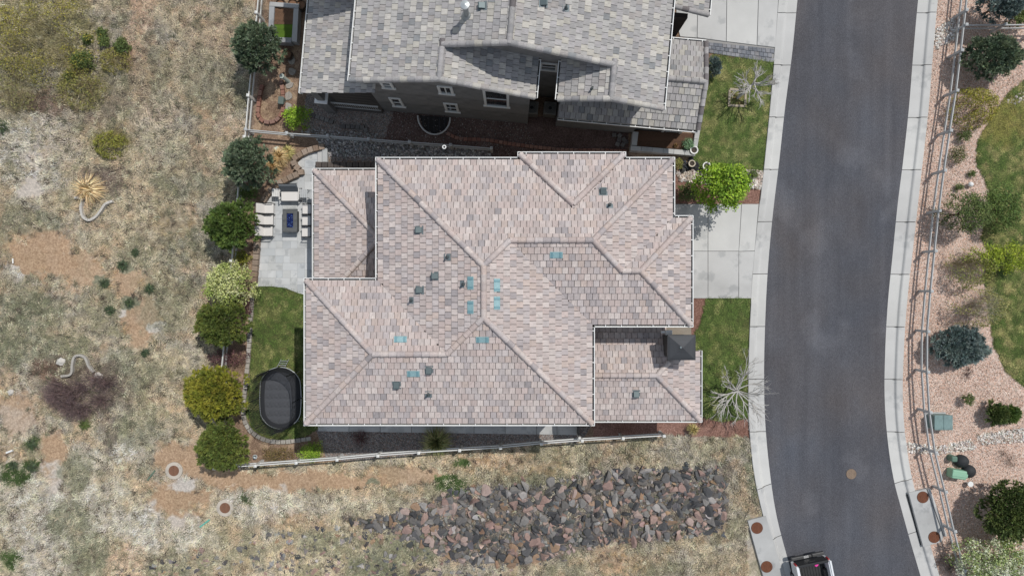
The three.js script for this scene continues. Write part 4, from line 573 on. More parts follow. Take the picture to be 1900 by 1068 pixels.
// ------------------------------------------------------------------ trampoline with net
{
  const c = W(520, 738, 0.75), t = thing('trampoline', 'black oval trampoline with net enclosure on the back lawn', 'trampoline', [c.x, 0, c.z]), rx = 1.14, rz = 1.72, y = 0.75;
  const ov = (n, a, b, yy, lin = 0.34) => { const pts = []; for (let i = 0; i < n; i++) { const q = i / n * Math.PI * 2; const cx = Math.cos(q), sx = Math.sin(q); pts.push(V(cx * a, yy, sx * a + Math.sign(sx) * Math.min(1, Math.abs(sx) * 3) * (b - a))); } return pts; };
  const shape = (a, b) => new THREE.Shape(ov(48, a, b, 0).map(p => new THREE.Vector2(p.x, p.z)));
  const matM = std(C(88, 90, 95), 0.85, { map: rep(grainT, 2) }), padM = std(C(30, 32, 36), 0.6), steel = std(C(196, 200, 202), 0.4, { metalness: 0.5 }), blk = std(C(34, 36, 38), 0.5, { metalness: 0.3 });
  part('jumping_mat', new THREE.ExtrudeGeometry(shape(rx - 0.16, rz - 0.16), { depth: 0.012, bevelEnabled: false }).rotateX(Math.PI / 2).translate(0, y - 0.02, 0), matM, t);
  const pad = shape(rx, rz); pad.holes.push(new THREE.Path(ov(48, rx - 0.2, rz - 0.2, 0).map(p => new THREE.Vector2(p.x, p.z)).reverse())); part('edge_pad', new THREE.ExtrudeGeometry(pad, { depth: 0.03, bevelEnabled: true, bevelSize: 0.012, bevelThickness: 0.01, bevelSegments: 2 }).rotateX(Math.PI / 2).translate(0, y + 0.025, 0), padM, t);
  part('frame_ring', tube(ov(36, rx + 0.05, rz + 0.05, y + 0.02), 0.022, 110, 8, true), steel, t); part('top_ring', tube(ov(36, rx + 0.06, rz + 0.06, 2.35), 0.014, 110, 6, true), blk, t);
  const posts = ov(8, rx + 0.08, rz + 0.08, 0); posts.forEach(p => { part('net_pole', rod(V(p.x, 0.3, p.z), V(p.x, 2.4, p.z), 0.02), blk, t); part('leg', rod(V(p.x, 0, p.z), V(p.x * 0.98, y, p.z * 0.98), 0.024), steel, t); });
  const ring = ov(48, rx + 0.02, rz + 0.02, 0), pos = [], idx = []; ring.forEach(p => pos.push(p.x, y + 0.03, p.z, p.x, 2.32, p.z)); for (let i = 0; i < 48; i++) { const a = 2 * i, b = 2 * ((i + 1) % 48); idx.push(a, a + 1, b, b, a + 1, b + 1); }
  // the net: fine strands, many to a pixel
  const g = []; for (let i = 0; i < 48; i++) { const p = ring[i], q = ring[(i + 1) % 48]; for (let k = 0; k < 3; k++) { const x = lerp(p.x, q.x, k / 3), z = lerp(p.z, q.z, k / 3); g.push(rod(V(x, y, z), V(x, 2.34, z), 0.006, 0.006, 3)); } } for (let yy = 0.85; yy < 2.3; yy += 0.075) for (let i = 0; i < 48; i++) g.push(rod(V(ring[i].x, yy, ring[i].z), V(ring[(i + 1) % 48].x, yy, ring[(i + 1) % 48].z), 0.006, 0.006, 3));
  part('net', g, std(C(24, 26, 28), 0.8), t).userData.kind = 'stuff';
  const l = [rod(V(-0.2, 0, -rz - 0.45), V(-0.2, y, -rz - 0.05), 0.018), rod(V(0.25, 0, -rz - 0.45), V(0.25, y, -rz - 0.05), 0.018)]; for (let i = 1; i < 4; i++) l.push(rod(V(-0.2, y * i / 4, -rz - 0.45 + i * 0.1), V(0.25, y * i / 4, -rz - 0.45 + i * 0.1), 0.018)); part('ladder', l, steel, t);
}
// ------------------------------------------------------------------ small yard things
function pot(px, py, r, h, col, label, inner) { const p = W(px, py, h), t = thing('planter_pot', label, 'pot', [p.x, 0, p.z]); const pts = [[r * 0.6, 0], [r * 0.62, 0.02], [r * 0.95, h * 0.85], [r, h - 0.03], [r, h], [r * 0.72, h], [r * 0.68, h - 0.1]].map(q => new THREE.Vector2(...q)); part('pot_body', new THREE.LatheGeometry(pts, 28), std(col, 0.6), t); part('potting_soil', cyl(r * 0.68, r * 0.68, 0.02, 0, h - 0.1, 0, 24), inner || std(C(70, 62, 56), 0.95), t); }
pot(1288.5, 278, 0.235, 0.6, C(236, 234, 230), 'white pot at the end of the pale planter wall'); pot(1312, 307.5, 0.235, 0.5, C(238, 236, 232), 'white pot between the lawn and the leafy tree'); pot(1284.5, 303, 0.2, 0.5, C(206, 194, 172), 'cream pot on the dark rocks beside the porch bed');
{ // raised planting bed with pale cap beside the grey house
  const t = thing('raised_planter', 'low pale walled planting bed at the porch of the grey house', 'planter'); const cap = (pts, m = concM3) => part('wall_cap', slab(pts, 0, 0.5, 0.015), m, t);
  const seg = (a, b, w0, n) => { for (let i = 0; i < n; i++) { const f = i / n, g = (i + 0.985) / n, A = [lerp(a[0], b[0], f), lerp(a[1], b[1], f)], B = [lerp(a[0], b[0], g), lerp(a[1], b[1], g)]; cap([A, B, [B[0] + w0[0], B[1] + w0[1]], [A[0] + w0[0], A[1] + w0[1]]], i % 2 ? concM3 : concM); } };
  seg([1168, 273], [1287, 283], [-0.8, 9], 6); seg([1172, 247], [1169, 272.5], [10, 0.8], 1); seg([1287, 243], [1281, 279], [8.5, 0.8], 2);
  part('planter_soil', slab([[1178, 244], [1286, 250], [1282, 280], [1176, 272]], 0, 0.32), std(C(116, 86, 66), 0.95, { map: rep(grainT, 2), bumpMap: rep(grainB, 2), bumpScale: 0.03 }), t);
}
{ // rectangular raised bed with a pale cap at the top left
  const t = thing('raised_planter', 'rectangular pale capped bed, half soil and half grass', 'planter'); const P = (x, y) => [x, y];
  const cols = [concM3, std(C(170, 172, 174), 0.9, { map: rep(concT, 0.4) })];
  [[[506, 10], [560, 14], [559, 22], [505, 18]], [[505, 18.4], [515, 19], [511, 75], [503, 74]], [[550, 22], [559, 22.4], [556, 84], [546, 83]], [[503, 74.5], [546, 76], [545.5, 85], [502.5, 83.5]]].forEach((p, i) => part('wall_cap', slab(p, 0, 0.55, 0.015), cols[i % 2], t));
  part('planter_soil', slab([[510, 18], [554, 20], [552, 50], [510, 50]], 0, 0.42), std(C(136, 104, 80), 0.95, { map: rep(grainT, 2), bumpMap: rep(grainB, 2), bumpScale: 0.03 }), t); part('planter_turf', slab([[509, 50.3], [553, 50.3], [550, 80], [507, 78]], 0, 0.42), std(C(96, 128, 34), 0.95, { map: rep(grainT, 2) }), t);
}
{ // tree box in the front lawn
  const t = thing('tree_box', 'square timber edged bed in the upper front lawn', 'planter'), m = std(C(196, 186, 168), 0.85, { map: rep(woodT, 1.5) }), q = [[1354, 165.5], [1384, 167], [1382.5, 197], [1352.5, 195.5]]; for (let i = 0; i < 4; i++) { const a = W(...q[i], 0.06), b = W(...q[(i + 1) % 4], 0.06); a.y = b.y = 0.06; part('timber', bar(a, b.clone().lerp(a, i % 2 ? 0.06 : -0.06), 0.12, 0.14), m, t); } part('bed_soil', slab([[1356, 168], [1382, 169], [1381, 195], [1355, 194]], 0, 0.05), std(C(150, 108, 80), 0.95, { map: rep(grainT, 2) }), t);
}
{ // window well and rain barrels
  const t = thing('window_well', 'white rimmed half round window well at the grey wall', 'window well'), arc = []; for (let i = 0; i <= 14; i++) { const a = Math.PI * i / 14; const q = W(805 + Math.cos(Math.PI - a) * 30, 216 + Math.sin(a) * 33 + (Math.cos(Math.PI - a)) * 2, 0.2); arc.push(V(q.x, 0.2, q.z)); } part('rim', tube(arc, 0.05, 40, 8), std(C(198, 198, 196), 0.5, { metalness: 0.3 }), t); part('grate', [0, 1, 2, 3, 4].map(i => { const a = W(785 + i * 10, 214, 0.16), b = W(785 + i * 10, 214 + 32 * Math.sqrt(1 - Math.pow((i - 2) / 3, 2)), 0.16); return bar(V(a.x, 0.14, a.z), V(b.x, 0.14, b.z), 0.04, 0.03); }), std(C(52, 54, 58), 0.6, { metalness: 0.4 }), t).userData.kind = 'stuff'; part('well_floor', slab([[778, 214], [834, 218], [826, 240], [806, 248], [786, 240]], 0, 0.03), std(C(44, 42, 42), 0.95), t);
  const ac = (px, py, label) => { const p = W(px, py, 0.8), k = thing('air_conditioner', label, 'air conditioner', [p.x, 0, p.z], -nT); const m = std(C(128, 126, 120), 0.55, { metalness: 0.3 }); part('cabinet', rbox(0.74, 0.78, 0.74, 0.04, 0, 0.39, 0), m, k); part('fan_grille', [0.1, 0.17, 0.24, 0.31].map(r => new THREE.TorusGeometry(r, 0.012, 5, 28).rotateX(Math.PI / 2).translate(0, 0.8, 0)), std(C(84, 84, 82), 0.5, { metalness: 0.4 }), k).userData.kind = 'stuff'; part('fan_hub', cyl(0.09, 0.08, 0.05, 0, 0.78, 0, 18), darkM, k); };
  ac(987, 199, 'left of two air conditioners in the recess of the grey house'); ac(1021, 200, 'right of two air conditioners in the recess of the grey house');
  const barrel = (px, py, label) => { const p = W(px, py, 0.55), k = thing('half_barrel', label, 'barrel', [p.x, 0, p.z]); part('staves', new THREE.LatheGeometry([[0.2, 0], [0.27, 0.25], [0.28, 0.42], [0.28, 0.5], [0.24, 0.5], [0.24, 0.38]].map(q => new THREE.Vector2(...q)), 24), std(C(92, 74, 58), 0.85, { map: rep(woodT, 2) }), k); part('hoop', [0.12, 0.38].map(y => new THREE.TorusGeometry(0.275, 0.012, 5, 26).rotateX(Math.PI / 2).translate(0, y, 0)), darkM, k).userData.kind = 'stuff'; part('barrel_soil', cyl(0.24, 0.24, 0.02, 0, 0.38, 0, 20), std(C(122, 92, 70), 0.95), k); };
  barrel(531, 99, 'wooden half barrel below the pale capped bed'); barrel(519, 5, 'left of three wooden tubs at the top edge'); barrel(542, 5, 'middle of three wooden tubs at the top edge'); barrel(557, 7, 'right of three wooden tubs at the top edge');
  const u = W(524, 142, 0.5); single('standing_pipe', [rod(V(0, 0, 0), V(-0.18, 0.7, -0.12), 0.11, 0.11, 14), cyl(0.14, 0.14, 0.05, -0.18, 0.69, -0.12, 16)], std(C(168, 176, 168), 0.7), 'pale capped pipe standing beside the oval bed', 'pipe', [u.x + 0.2, 0, u.z + 0.15]);
  const d = W(521, 186, 0.4); single('watering_box', [rbox(0.3, 0.42, 0.42, 0.05, 0, 0.21, 0), rbox(0.32, 0.05, 0.44, 0.02, 0, 0.43, 0)], std(C(92, 104, 98), 0.6), 'grey green box on the rim of the oval bed', 'box', [d.x, 0, d.z], -0.1);
  [[541, 113], [541, 133], [536, 158], [535, 178], [533, 198]].forEach(([x, y], i) => { const p = W(x, y, 0.03), g = new THREE.CylinderGeometry(0.22, 0.24, 0.08, 7); const q = g.attributes.position; for (let k = 0; k < q.count; k++) { const h = 0.8 + 0.4 * hash(i * 13 + Math.round(Math.atan2(q.getZ(k), q.getX(k)) * 3), 4); q.setX(k, q.getX(k) * h); q.setZ(k, q.getZ(k) * h * 1.15); } g.computeVertexNormals(); single('stepping_stone', g, pick(blockPale), ['first', 'second', 'third', 'fourth', 'fifth'][i] + ' stepping stone down from the pale capped bed', 'stepping stone', [p.x, 0.03, p.z], i, 'stepping stones beside the deck'); });
  for (let i = 0; i < 7; i++) { const p = W([1140, 1150, 1149, 1158, 1146, 1162, 1156][i], [250, 251, 259, 258, 267, 263, 268][i], 0.1); single('loose_paver', rbox(0.26, 0.09, 0.24, 0.03, 0, 0.05, 0), blockGrey[i % 3], ['loose grey paver, upper left of the pile by the planter', 'loose grey paver, upper right of the pile by the planter', 'loose grey paver in the middle of the pile by the planter', 'loose grey paver, right middle of the pile by the planter', 'loose grey paver, lower left of the pile by the planter', 'loose grey paver, rightmost of the pile by the planter', 'loose grey paver, lowest of the pile by the planter'][i], 'paver', [p.x, 0.01 + (i > 4 ? 0.0 : 0), p.z], i * 0.7, 'loose pavers by the planter corner'); }
  const w = W(511, 276, 0.4); single('utility_box', [rbox(0.3, 0.3, 0.3, 0.04, 0, 0.15, 0, 0.4)], std(C(196, 202, 188), 0.7), 'small pale box among the tan ornamental grass', 'utility box', [w.x, 0, w.z]);
  const m2 = W(467, 851, 0.5); single('standing_pipe', [rod(V(0, 0, 0), V(0.12, 0.45, -0.1), 0.09, 0.09, 14), cyl(0.13, 0.13, 0.06, 0, 0, 0, 16)], std(C(196, 204, 206), 0.6), 'pale capped pipe inside the lower fence corner', 'pipe', [m2.x, 0, m2.z]);
  const ex = W(828, 288, 4.8); part('gutter_elbow', new THREE.TorusGeometry(0.08, 0.03, 8, 16).rotateX(Math.PI / 2).translate(ex.x, 5.9, ex.z - 0.2), whiteM, mainHouse);
}
// utility boxes and boulders on the far side of the street
{
  const gm = std(C(138, 166, 164), 0.6, { map: rep(grainT, 0.8) }), gm2 = std(C(136, 178, 152), 0.6), p = W(1752, 784, 0.8), t = thing('transformer_box', 'blue green transformer box behind the far fence', 'utility box', [p.x, 0, p.z]); part('cabinet', rbox(1.0, 0.72, 0.8, 0.02, 0, 0.36, 0), gm, t); part('lid', rbox(0.52, 0.07, 0.86, 0.015, -0.265, 0.76, 0), gm, t); part('lid', rbox(0.52, 0.07, 0.86, 0.015, 0.265, 0.76, 0), gm, t); part('base_pad', box(1.14, 0.08, 0.94, 0, 0.04, 0), concM3, t);
  const a = W(1782, 881, 0.6), k = thing('utility_pedestal', 'larger pale green pedestal box among the dark boulders', 'utility box', [a.x, 0, a.z], -0.15); part('cabinet', rbox(0.86, 0.6, 0.52, 0.08, 0, 0.3, 0, 0, 3), gm2, k); part('ridge_cap', rbox(0.9, 0.05, 0.22, 0.02, 0, 0.61, 0), gm2, k);
  const b = W(1773, 852, 0.5); single('utility_pedestal', [rbox(0.36, 0.5, 0.34, 0.09, 0, 0.25, 0, 0, 3), cyl(0.2, 0.2, 0.05, 0, 0, 0, 16)], std(C(92, 118, 104), 0.6), 'smaller green pedestal above the pale green box', 'utility box', [b.x, 0, b.z]);
  const dk = std(C(52, 55, 58), 0.75, { map: rep(grainT, 1) }); const dome = () => { const g = new THREE.SphereGeometry(0.42, 20, 12, 0, 7, 0, 1.75); g.scale(1, 0.95, 0.9); return g; }; const c1 = W(1789, 857, 0.35), c2 = W(1803, 876, 0.35);
  single('dark_boulder', dome().translate(0, 0.1, 0), dk, 'dark rounded dome beside the smaller green pedestal', 'boulder', [c1.x, 0, c1.z]); single('dark_boulder', dome().scale(0.95, 0.9, 1).translate(0, 0.1, 0), dk, 'dark rounded dome right of the pale green box', 'boulder', [c2.x, 0, c2.z], 0.6);
  const s = W(1800, 897, 0.25); single('ground_lamp', [cyl(0.16, 0.16, 0.05, 0, 0.3, 0, 20), cyl(0.05, 0.05, 0.3, 0, 0, 0, 10)], whiteM, 'small round white cap below the dark domes', 'garden light', [s.x, 0, s.z]);
  const b2 = W(1802, 342, 0.2); single('ground_lamp', [new THREE.SphereGeometry(0.15, 18, 12).translate(0, 0.2, 0), cyl(0.07, 0.07, 0.1, 0, 0, 0, 10)], whiteM, 'white globe on the gravel by the far lawn', 'garden light', [b2.x, 0, b2.z]);
}
// bits lying in the field
{
  const end = (px, py, a, b, pts, label, mat) => { const arr = pts.map(([x, y]) => { const q = W(x, y, 0.3); return V(q.x, 0.3 + relief(x, y) * 0.5, q.z); }); const c = new THREE.CatmullRomCurve3(arr).getSpacedPoints(26), g = []; for (let i = 0; i + 1 < c.length; i++) g.push(bar(V(c[i].x, 0.12, c[i].z), V(c[i + 1].x, 0.12, c[i + 1].z).add(V(c[i + 1].x - c[i].x, 0, c[i + 1].z - c[i].z).multiplyScalar(0.12)), 0.13, 0.42)); single('culvert_rim', g, mat, label, 'culvert'); };
  const pale = std(C(240, 234, 224), 0.9, { map: rep(grainT, 2) });
  end(0, 0, 0, 0, [[137, 366], [150, 368], [149, 385], [153, 402], [163, 408], [176, 402], [186, 390], [195, 378], [207, 373]], 'pale curved culvert rim below the tan tussock', pale);
  end(0, 0, 0, 0, [[112, 698], [130, 694], [133, 676], [137, 662], [147, 659], [157, 664], [163, 678], [172, 690]], 'pale arched culvert rim above the purple twig bush', std(C(214, 208, 198), 0.9, { map: rep(grainT, 2) }));
  const stick = (px, py, dx, dy, r, c, label, name = 'pipe_scrap') => { const p = W(px, py, 0.12), y = relief(px, py) + 0.1; single(name, rod(V(-dx / 2 / 31.7, 0, -dy / 2 / 31.7), V(dx / 2 / 31.7, 0.03, dy / 2 / 31.7), r, r, 10), std(c, 0.6), label, 'debris', [p.x, y, p.z]); };
  stick(380, 970, 18, -14, 0.05, C(96, 176, 160), 'teal pipe scrap above the left end of the rocks'); stick(18, 837, 13, -5, 0.06, C(230, 230, 226), 'white scrap lying at the left edge'); stick(25, 484, 1, 9, 0.035, C(236, 236, 232), 'thin white stake in the bare soil'); stick(281, 881, 14, -18, 0.05, C(96, 118, 100), 'dull green scrap left of the upper field cover');
  const rock = (px, py, s, label) => { const g = new THREE.IcosahedronGeometry(0.25 * s, 1), q = g.attributes.position; for (let k = 0; k < q.count; k++) { const h = 0.8 + 0.4 * hash(Math.round(q.getX(k) * 40), Math.round(q.getY(k) * 40 + q.getZ(k) * 90)); q.setXYZ(k, q.getX(k) * h, q.getY(k) * h * 0.7, q.getZ(k) * h); } g.computeVertexNormals(); const p = W(px, py, 0.1); single('field_stone', g, pale, label, 'stone', [p.x, 0.1 + relief(px, py), p.z]); };
  rock(114, 671, 1.0, 'pale stone left of the arched culvert rim'); rock(183, 699, 1.1, 'pale stone right of the arched culvert rim'); rock(20, 727, 0.7, 'grey stone near the left edge');
}
// ------------------------------------------------------------------ plants
const leafM = new THREE.MeshStandardMaterial({ color: 0xffffff, vertexColors: true, roughness: 0.75, side: THREE.DoubleSide });
const barkM = std(C(112, 92, 74), 0.95, { map: rep(grainT, 2) }), paleBark = std(C(232, 228, 222), 0.9, { map: rep(grainT, 2) });
class Tris { constructor() { this.p = []; this.c = []; } tri(a, b, c, k) { this.p.push(a.x, a.y, a.z, b.x, b.y, b.z, c.x, c.y, c.z); for (let i = 0; i < 3; i++) this.c.push(k.r, k.g, k.b); } geo() { const g = new THREE.BufferGeometry(); g.setAttribute('position', new THREE.Float32BufferAttribute(this.p, 3)); g.setAttribute('color', new THREE.Float32BufferAttribute(this.c, 3)); g.setAttribute('uv', new THREE.Float32BufferAttribute(new Float32Array(this.p.length / 3 * 2), 2)); g.computeVertexNormals(); return g; } }
const rdir = () => { const z = rr(-1, 1), a = rr(0, 6.283), s = Math.sqrt(1 - z * z); return V(s * Math.cos(a), z, s * Math.sin(a)); };
const vary = (c, s = 0.16) => { const k = rr(1 - s, 1 + s); return C(clamp(c[0] * k + rr(-6, 6), 0, 255), clamp(c[1] * k, 0, 255), clamp(c[2] * k + rr(-5, 5), 0, 255)); };
function leaf(T, p, dir, L, w, col) { const side = dir.clone().cross(rdir()).normalize().multiplyScalar(w / 2), n = side.clone().cross(dir).normalize(), a = p, b = p.clone().addScaledVector(dir, L), m = p.clone().addScaledVector(dir, L * 0.5); const l = m.clone().add(side).addScaledVector(n, w * 0.15), r = m.clone().sub(side).addScaledVector(n, w * 0.15); T.tri(a, l, b, col); T.tri(a, b, r, col); }
// lobed crown: clusters of sprays over an uneven dome, gaps between the clusters
function conifer(px, py, r, ry, h, cols, label, opt = {}) {
  const cy = h * (opt.mid || 0.55), p = W(px, py, cy), t = thing(opt.name || 'pine_shrub', label, 'shrub', [p.x, 0, p.z]), k = (H - cy) / F, ax = r * k, az = ry * k, ah = h * 0.5, T = new Tris(), S = [];
  const lobes = Math.round((opt.lobes || 62) * (ax * az) / 1.6) + 22, sd = R() * 99, limb = [];
  for (let i = 0; i < lobes * 1.6; i++) {
    const inner = i >= lobes, f = Math.sqrt(((i % lobes) + 0.5) / (inner ? lobes * 0.6 : lobes)) * (inner ? 0.86 : 1), a = i * 2.39996 + sd, rad = f * rr(0.9, 1.06), lump = 0.82 + 0.34 * vn(Math.cos(a) * 2.2 + sd, Math.sin(a) * 2.2 + f * 2); const q = V(Math.cos(a) * rad * ax * lump, cy + ah * Math.sqrt(Math.max(0.03, 1 - f * f)) * (inner ? rr(0.25, 0.6) : rr(0.72, 1.0)) - (f > 0.85 ? rr(0, 0.25) * h : 0), Math.sin(a) * rad * az * lump);
    const out = V(q.x, (q.y - cy) * 1.2 + 0.25, q.z).normalize(), base = pick(cols), cs = opt.clump || 0.2; limb.push(q);
    for (let s = 0; s < (opt.sprays || 20); s++) { const o = rdir(); o.y = Math.abs(o.y) * 0.6; const c = q.clone().addScaledVector(o, cs * rr(0.1, 1)), d = o.clone().multiplyScalar(0.8).add(out).addScaledVector(rdir(), 0.35).normalize(), col = vary(base); for (let n = 0; n < 10; n++) leaf(T, c.clone().addScaledVector(d, rr(-0.03, 0.06)), d.clone().addScaledVector(rdir(), 0.55).normalize(), rr(0.11, 0.2) * (opt.ls || 1), rr(0.03, 0.052) * (opt.ls || 1), col); }
  }
  part('foliage', T.geo(), leafM, t); const tr = [rod(V(0, 0, 0), V(0.03, h * 0.75, 0.02), 0.07, 0.03, 8)]; limb.forEach((q, i) => { if (i % 3 === 0) tr.push(rod(V(0, Math.max(0.12, q.y * 0.55), 0), q, 0.02, 0.008, 4)); }); part('trunk', tr, barkM, t); return t;
}
function leafy(px, py, r, ry, h, cols, label, opt = {}) {
  const cy = h * (opt.mid || 0.6), p = W(px, py, cy), t = thing(opt.name || 'leafy_shrub', label, opt.cat || 'shrub', [p.x, 0, p.z]), k = (H - cy) / F, ax = r * k, az = ry * k, ah = h * (opt.ah || 0.42), T = new Tris(), n = Math.round((opt.n || 1700) * ax * az / 1.4 * 1.9) + 420, tw = [], L = opt.leaf || 0.085, sd = R() * 50;
  const clumps = Math.max(10, Math.round(46 * Math.sqrt(ax * az))), cs = []; for (let i = 0; i < clumps; i++) { const f = Math.sqrt((i + 0.5) / clumps), a = i * 2.39996 + sd, lump = 0.78 + 0.42 * vn(Math.cos(a) * 2 + sd, Math.sin(a) * 2); cs.push(V(Math.cos(a) * f * ax * lump, cy + ah * Math.sqrt(Math.max(0.05, 1 - f * f)) * rr(0.5, 1) - (f > 0.8 ? rr(0, ah) : 0), Math.sin(a) * f * az * lump)); }
  const tint = cs.map(() => pick(cols)); for (let i = 0; i < n; i++) { const j = Math.floor(R() * clumps), c = cs[j], g = rr(0, 1) ** 0.6 * (opt.spread || Math.min(0.34, 0.1 + 0.2 * Math.sqrt(ax * az))), q = c.clone().addScaledVector(rdir(), g); if (q.y < 0.06) q.y = 0.06 + R() * 0.1; const d = rdir(); d.y = d.y * 0.45 + 0.12; d.normalize(); leaf(T, q, d, L * rr(0.8, 1.4), L * rr(0.55, 0.9), vary(R() < 0.75 ? tint[j] : pick(cols), 0.18)); }
  part('foliage', T.geo(), leafM, t); const tk = opt.trunk ?? 0.05; tw.push(rod(V(0, 0, 0), V(0.02, cy * 0.7, 0.02), tk, tk * 0.7, 7)); cs.forEach((c, i) => { if (i % 2 === 0) tw.push(rod(V(0.02, cy * rr(0.3, 0.65), 0.02), c, tk * 0.3, 0.005, 4)); }); part('stem', tw, opt.bark || barkM, t); return t;
}
function tussock(px, py, r, h, cols, label, n = 160, opt = {}) { const p = W(px, py, h * 0.4), k = H / F, R0 = r * k, T = new Tris(), y0 = px < 440 ? relief(px, py) : 0; for (let i = 0; i < n; i++) { const a = rr(0, 6.283), l = R0 * rr(0.5, 1.08), hh = h * rr(0.5, 1), b = V(rr(-0.07, 0.07), 0, rr(-0.07, 0.07)), d = V(Math.cos(a), 0, Math.sin(a)), m = b.clone().addScaledVector(d, l * 0.45).setY(hh), e = b.clone().addScaledVector(d, l).setY(hh * rr(0.25, 0.85)), s = V(-d.z, 0, d.x).multiplyScalar(opt.w || 0.012), col = vary(pick(cols), 0.2); T.tri(b.clone().add(s), m.clone().add(s), b.clone().sub(s), col); T.tri(b.clone().sub(s), m.clone().add(s), m.clone().sub(s), col); T.tri(m.clone().add(s), e, m.clone().sub(s), col); } return single(opt.name || 'ornamental_grass', T.geo(), leafM, label, opt.cat || 'grass tuft', [p.x, y0, p.z]); }
function twigs(px, py, r, h, cols, label, n, opt = {}) { const p = W(px, py, h * 0.4), k = (H - h * 0.5) / F, T = new Tris(), y0 = px < 440 ? relief(px, py) : 0, ax = r * k, az = (opt.ry || r) * k; const subs = []; for (let i = 0; i < Math.max(2, Math.round(ax * az * 2.2)); i++) { const a = rr(0, 6.283), f = Math.sqrt(R()) * 0.7; subs.push(V(Math.cos(a) * f * ax, 0, Math.sin(a) * f * az)); } const reach = Math.min(1, 1.15 / Math.sqrt(subs.length));
  for (let i = 0; i < n; i++) { const c0 = pick(subs), a = rr(0, 6.283), f = Math.sqrt(R()) * reach, e = V(c0.x + Math.cos(a) * f * ax, 0, c0.z + Math.sin(a) * f * az), fe = Math.min(1, (e.x / ax) ** 2 + (e.z / az) ** 2); e.y = h * Math.sqrt(Math.max(0.06, 1 - fe)) * rr(0.45, 1); const b = c0.clone().lerp(e, rr(0, 0.4)); b.y = h * 0.25 * R(); const m = b.clone().lerp(e, 0.55).addScaledVector(rdir(), 0.1), w = rr(0.006, 0.014), col = vary(pick(cols), 0.2), s = rdir().multiplyScalar(w), s2 = rdir().multiplyScalar(w * 0.7); T.tri(b, m.clone().add(s), b.clone().addScaledVector(s, 2), col); T.tri(b, m, m.clone().add(s), col); T.tri(m, e, m.clone().add(s2), col); for (let q = 0; q < 3; q++) { const c = m.clone().lerp(e, R()), g = c.clone().addScaledVector(e.clone().sub(m).normalize().add(rdir()).normalize(), rr(0.12, 0.3)); T.tri(c, g, c.clone().addScaledVector(rdir(), 0.012), col); } } const t = thing('twig_bush', label, 'bush', [p.x, y0, p.z]); part('branches', T.geo(), leafM, t); if (opt.leaves) { const Lf = new Tris(); for (let i = 0; i < opt.leaves; i++) { const a = rr(0, 6.283), f = Math.sqrt(R()), hh = h * Math.sqrt(Math.max(0.05, 1 - f * f)); if (vn(Math.cos(a) * f * 5 + px, Math.sin(a) * f * 5) < 0.42) continue; leaf(Lf, V(Math.cos(a) * f * ax, hh * rr(0.4, 1), Math.sin(a) * f * az), rdir(), rr(0.06, 0.12), rr(0.04, 0.07), vary(pick(opt.lc), 0.2)); } part('leaves', Lf.geo(), leafM, t); } return t; }

const G = { blue: [[112, 128, 100], [98, 114, 88], [126, 140, 112], [88, 104, 80]], green: [[98, 122, 58], [86, 108, 48], [112, 134, 64], [76, 96, 42]], yel: [[142, 142, 48], [126, 130, 44], [154, 150, 58], [110, 116, 40]], mid: [[104, 118, 54], [92, 106, 48], [116, 126, 58]], pale: [[170, 180, 108], [152, 164, 88], [188, 192, 130], [134, 148, 74], [200, 200, 150]], lime: [[140, 172, 44], [122, 154, 36], [158, 186, 60], [106, 138, 34]], spruce: [[128, 144, 138], [114, 130, 126], [142, 156, 150], [100, 116, 112]], jun: [[100, 116, 92], [88, 104, 80], [114, 130, 102], [126, 138, 106]], dark: [[82, 98, 50], [92, 108, 56], [104, 118, 62]], bay: [[96, 64, 66], [80, 52, 56], [110, 74, 74]] };
conifer(481, 92, 45, 42, 3.4, G.blue, 'blue green pine at the fence below the pale capped bed');
conifer(463, 303, 42, 42, 3.2, G.blue, 'blue green pine at the fence beside the tan ornamental grass');
conifer(433, 419, 44, 44, 3.0, G.green, 'mid green pine shrub at the fence beside the patio chairs');
leafy(424, 526, 42, 42, 2.6, G.pale, 'pale yellow green leafy shrub in the row along the fence', { n: 2400, leaf: 0.1 });
conifer(414, 601, 46, 38, 2.8, G.mid, 'green pine shrub just below the pale leafy shrub', { clump: 0.24 });
conifer(403, 727, 50, 46, 3.0, G.yel, 'yellow green pine shrub left of the trampoline', { clump: 0.24 });
conifer(417, 823, 44, 44, 2.8, G.mid, 'olive green pine shrub at the lower fence corner');
leafy(459, 358, 22, 13, 0.9, G.green, 'small low green shrub under the second pine', { n: 1500 });
leafy(448, 478, 14, 11, 0.8, G.yel, 'small yellow green shrub behind the lower patio wall', { n: 1500 });
leafy(452, 566, 16, 18, 0.8, G.bay, 'dark red shrub beside the pale leafy shrub', { n: 1600, leaf: 0.06 });
leafy(420, 664, 40, 16, 0.8, G.bay, 'wide dark red shrub above the yellow green pine', { n: 1700, leaf: 0.06 });
leafy(549, 217, 24, 20, 1.2, G.lime, 'bright yellow green shrub inside the corner of the side fence', { n: 2200 });
leafy(577, 838, 22, 17, 0.7, G.lime, 'clipped lime green shrub against the lower fence', { n: 2600, leaf: 0.06, ah: 0.3 });
leafy(516, 843, 30, 15, 0.6, [[122, 104, 62], [110, 98, 58], [132, 110, 70]], 'brownish low shrub below the lawn edging', { n: 1400, leaf: 0.06 });
tussock(520, 292, 22, 0.8, [[214, 184, 132], [196, 166, 114], [226, 200, 150]], 'largest tan ornamental grass above the patio wall', 380); tussock(508, 308, 20, 0.7, [[206, 176, 124], [190, 158, 106], [214, 188, 140]], 'lower tan ornamental grass beside the second pine', 320); tussock(535, 283, 16, 0.6, [[176, 170, 104], [196, 180, 120]], 'greenish ornamental grass at the top of the patio wall', 240);
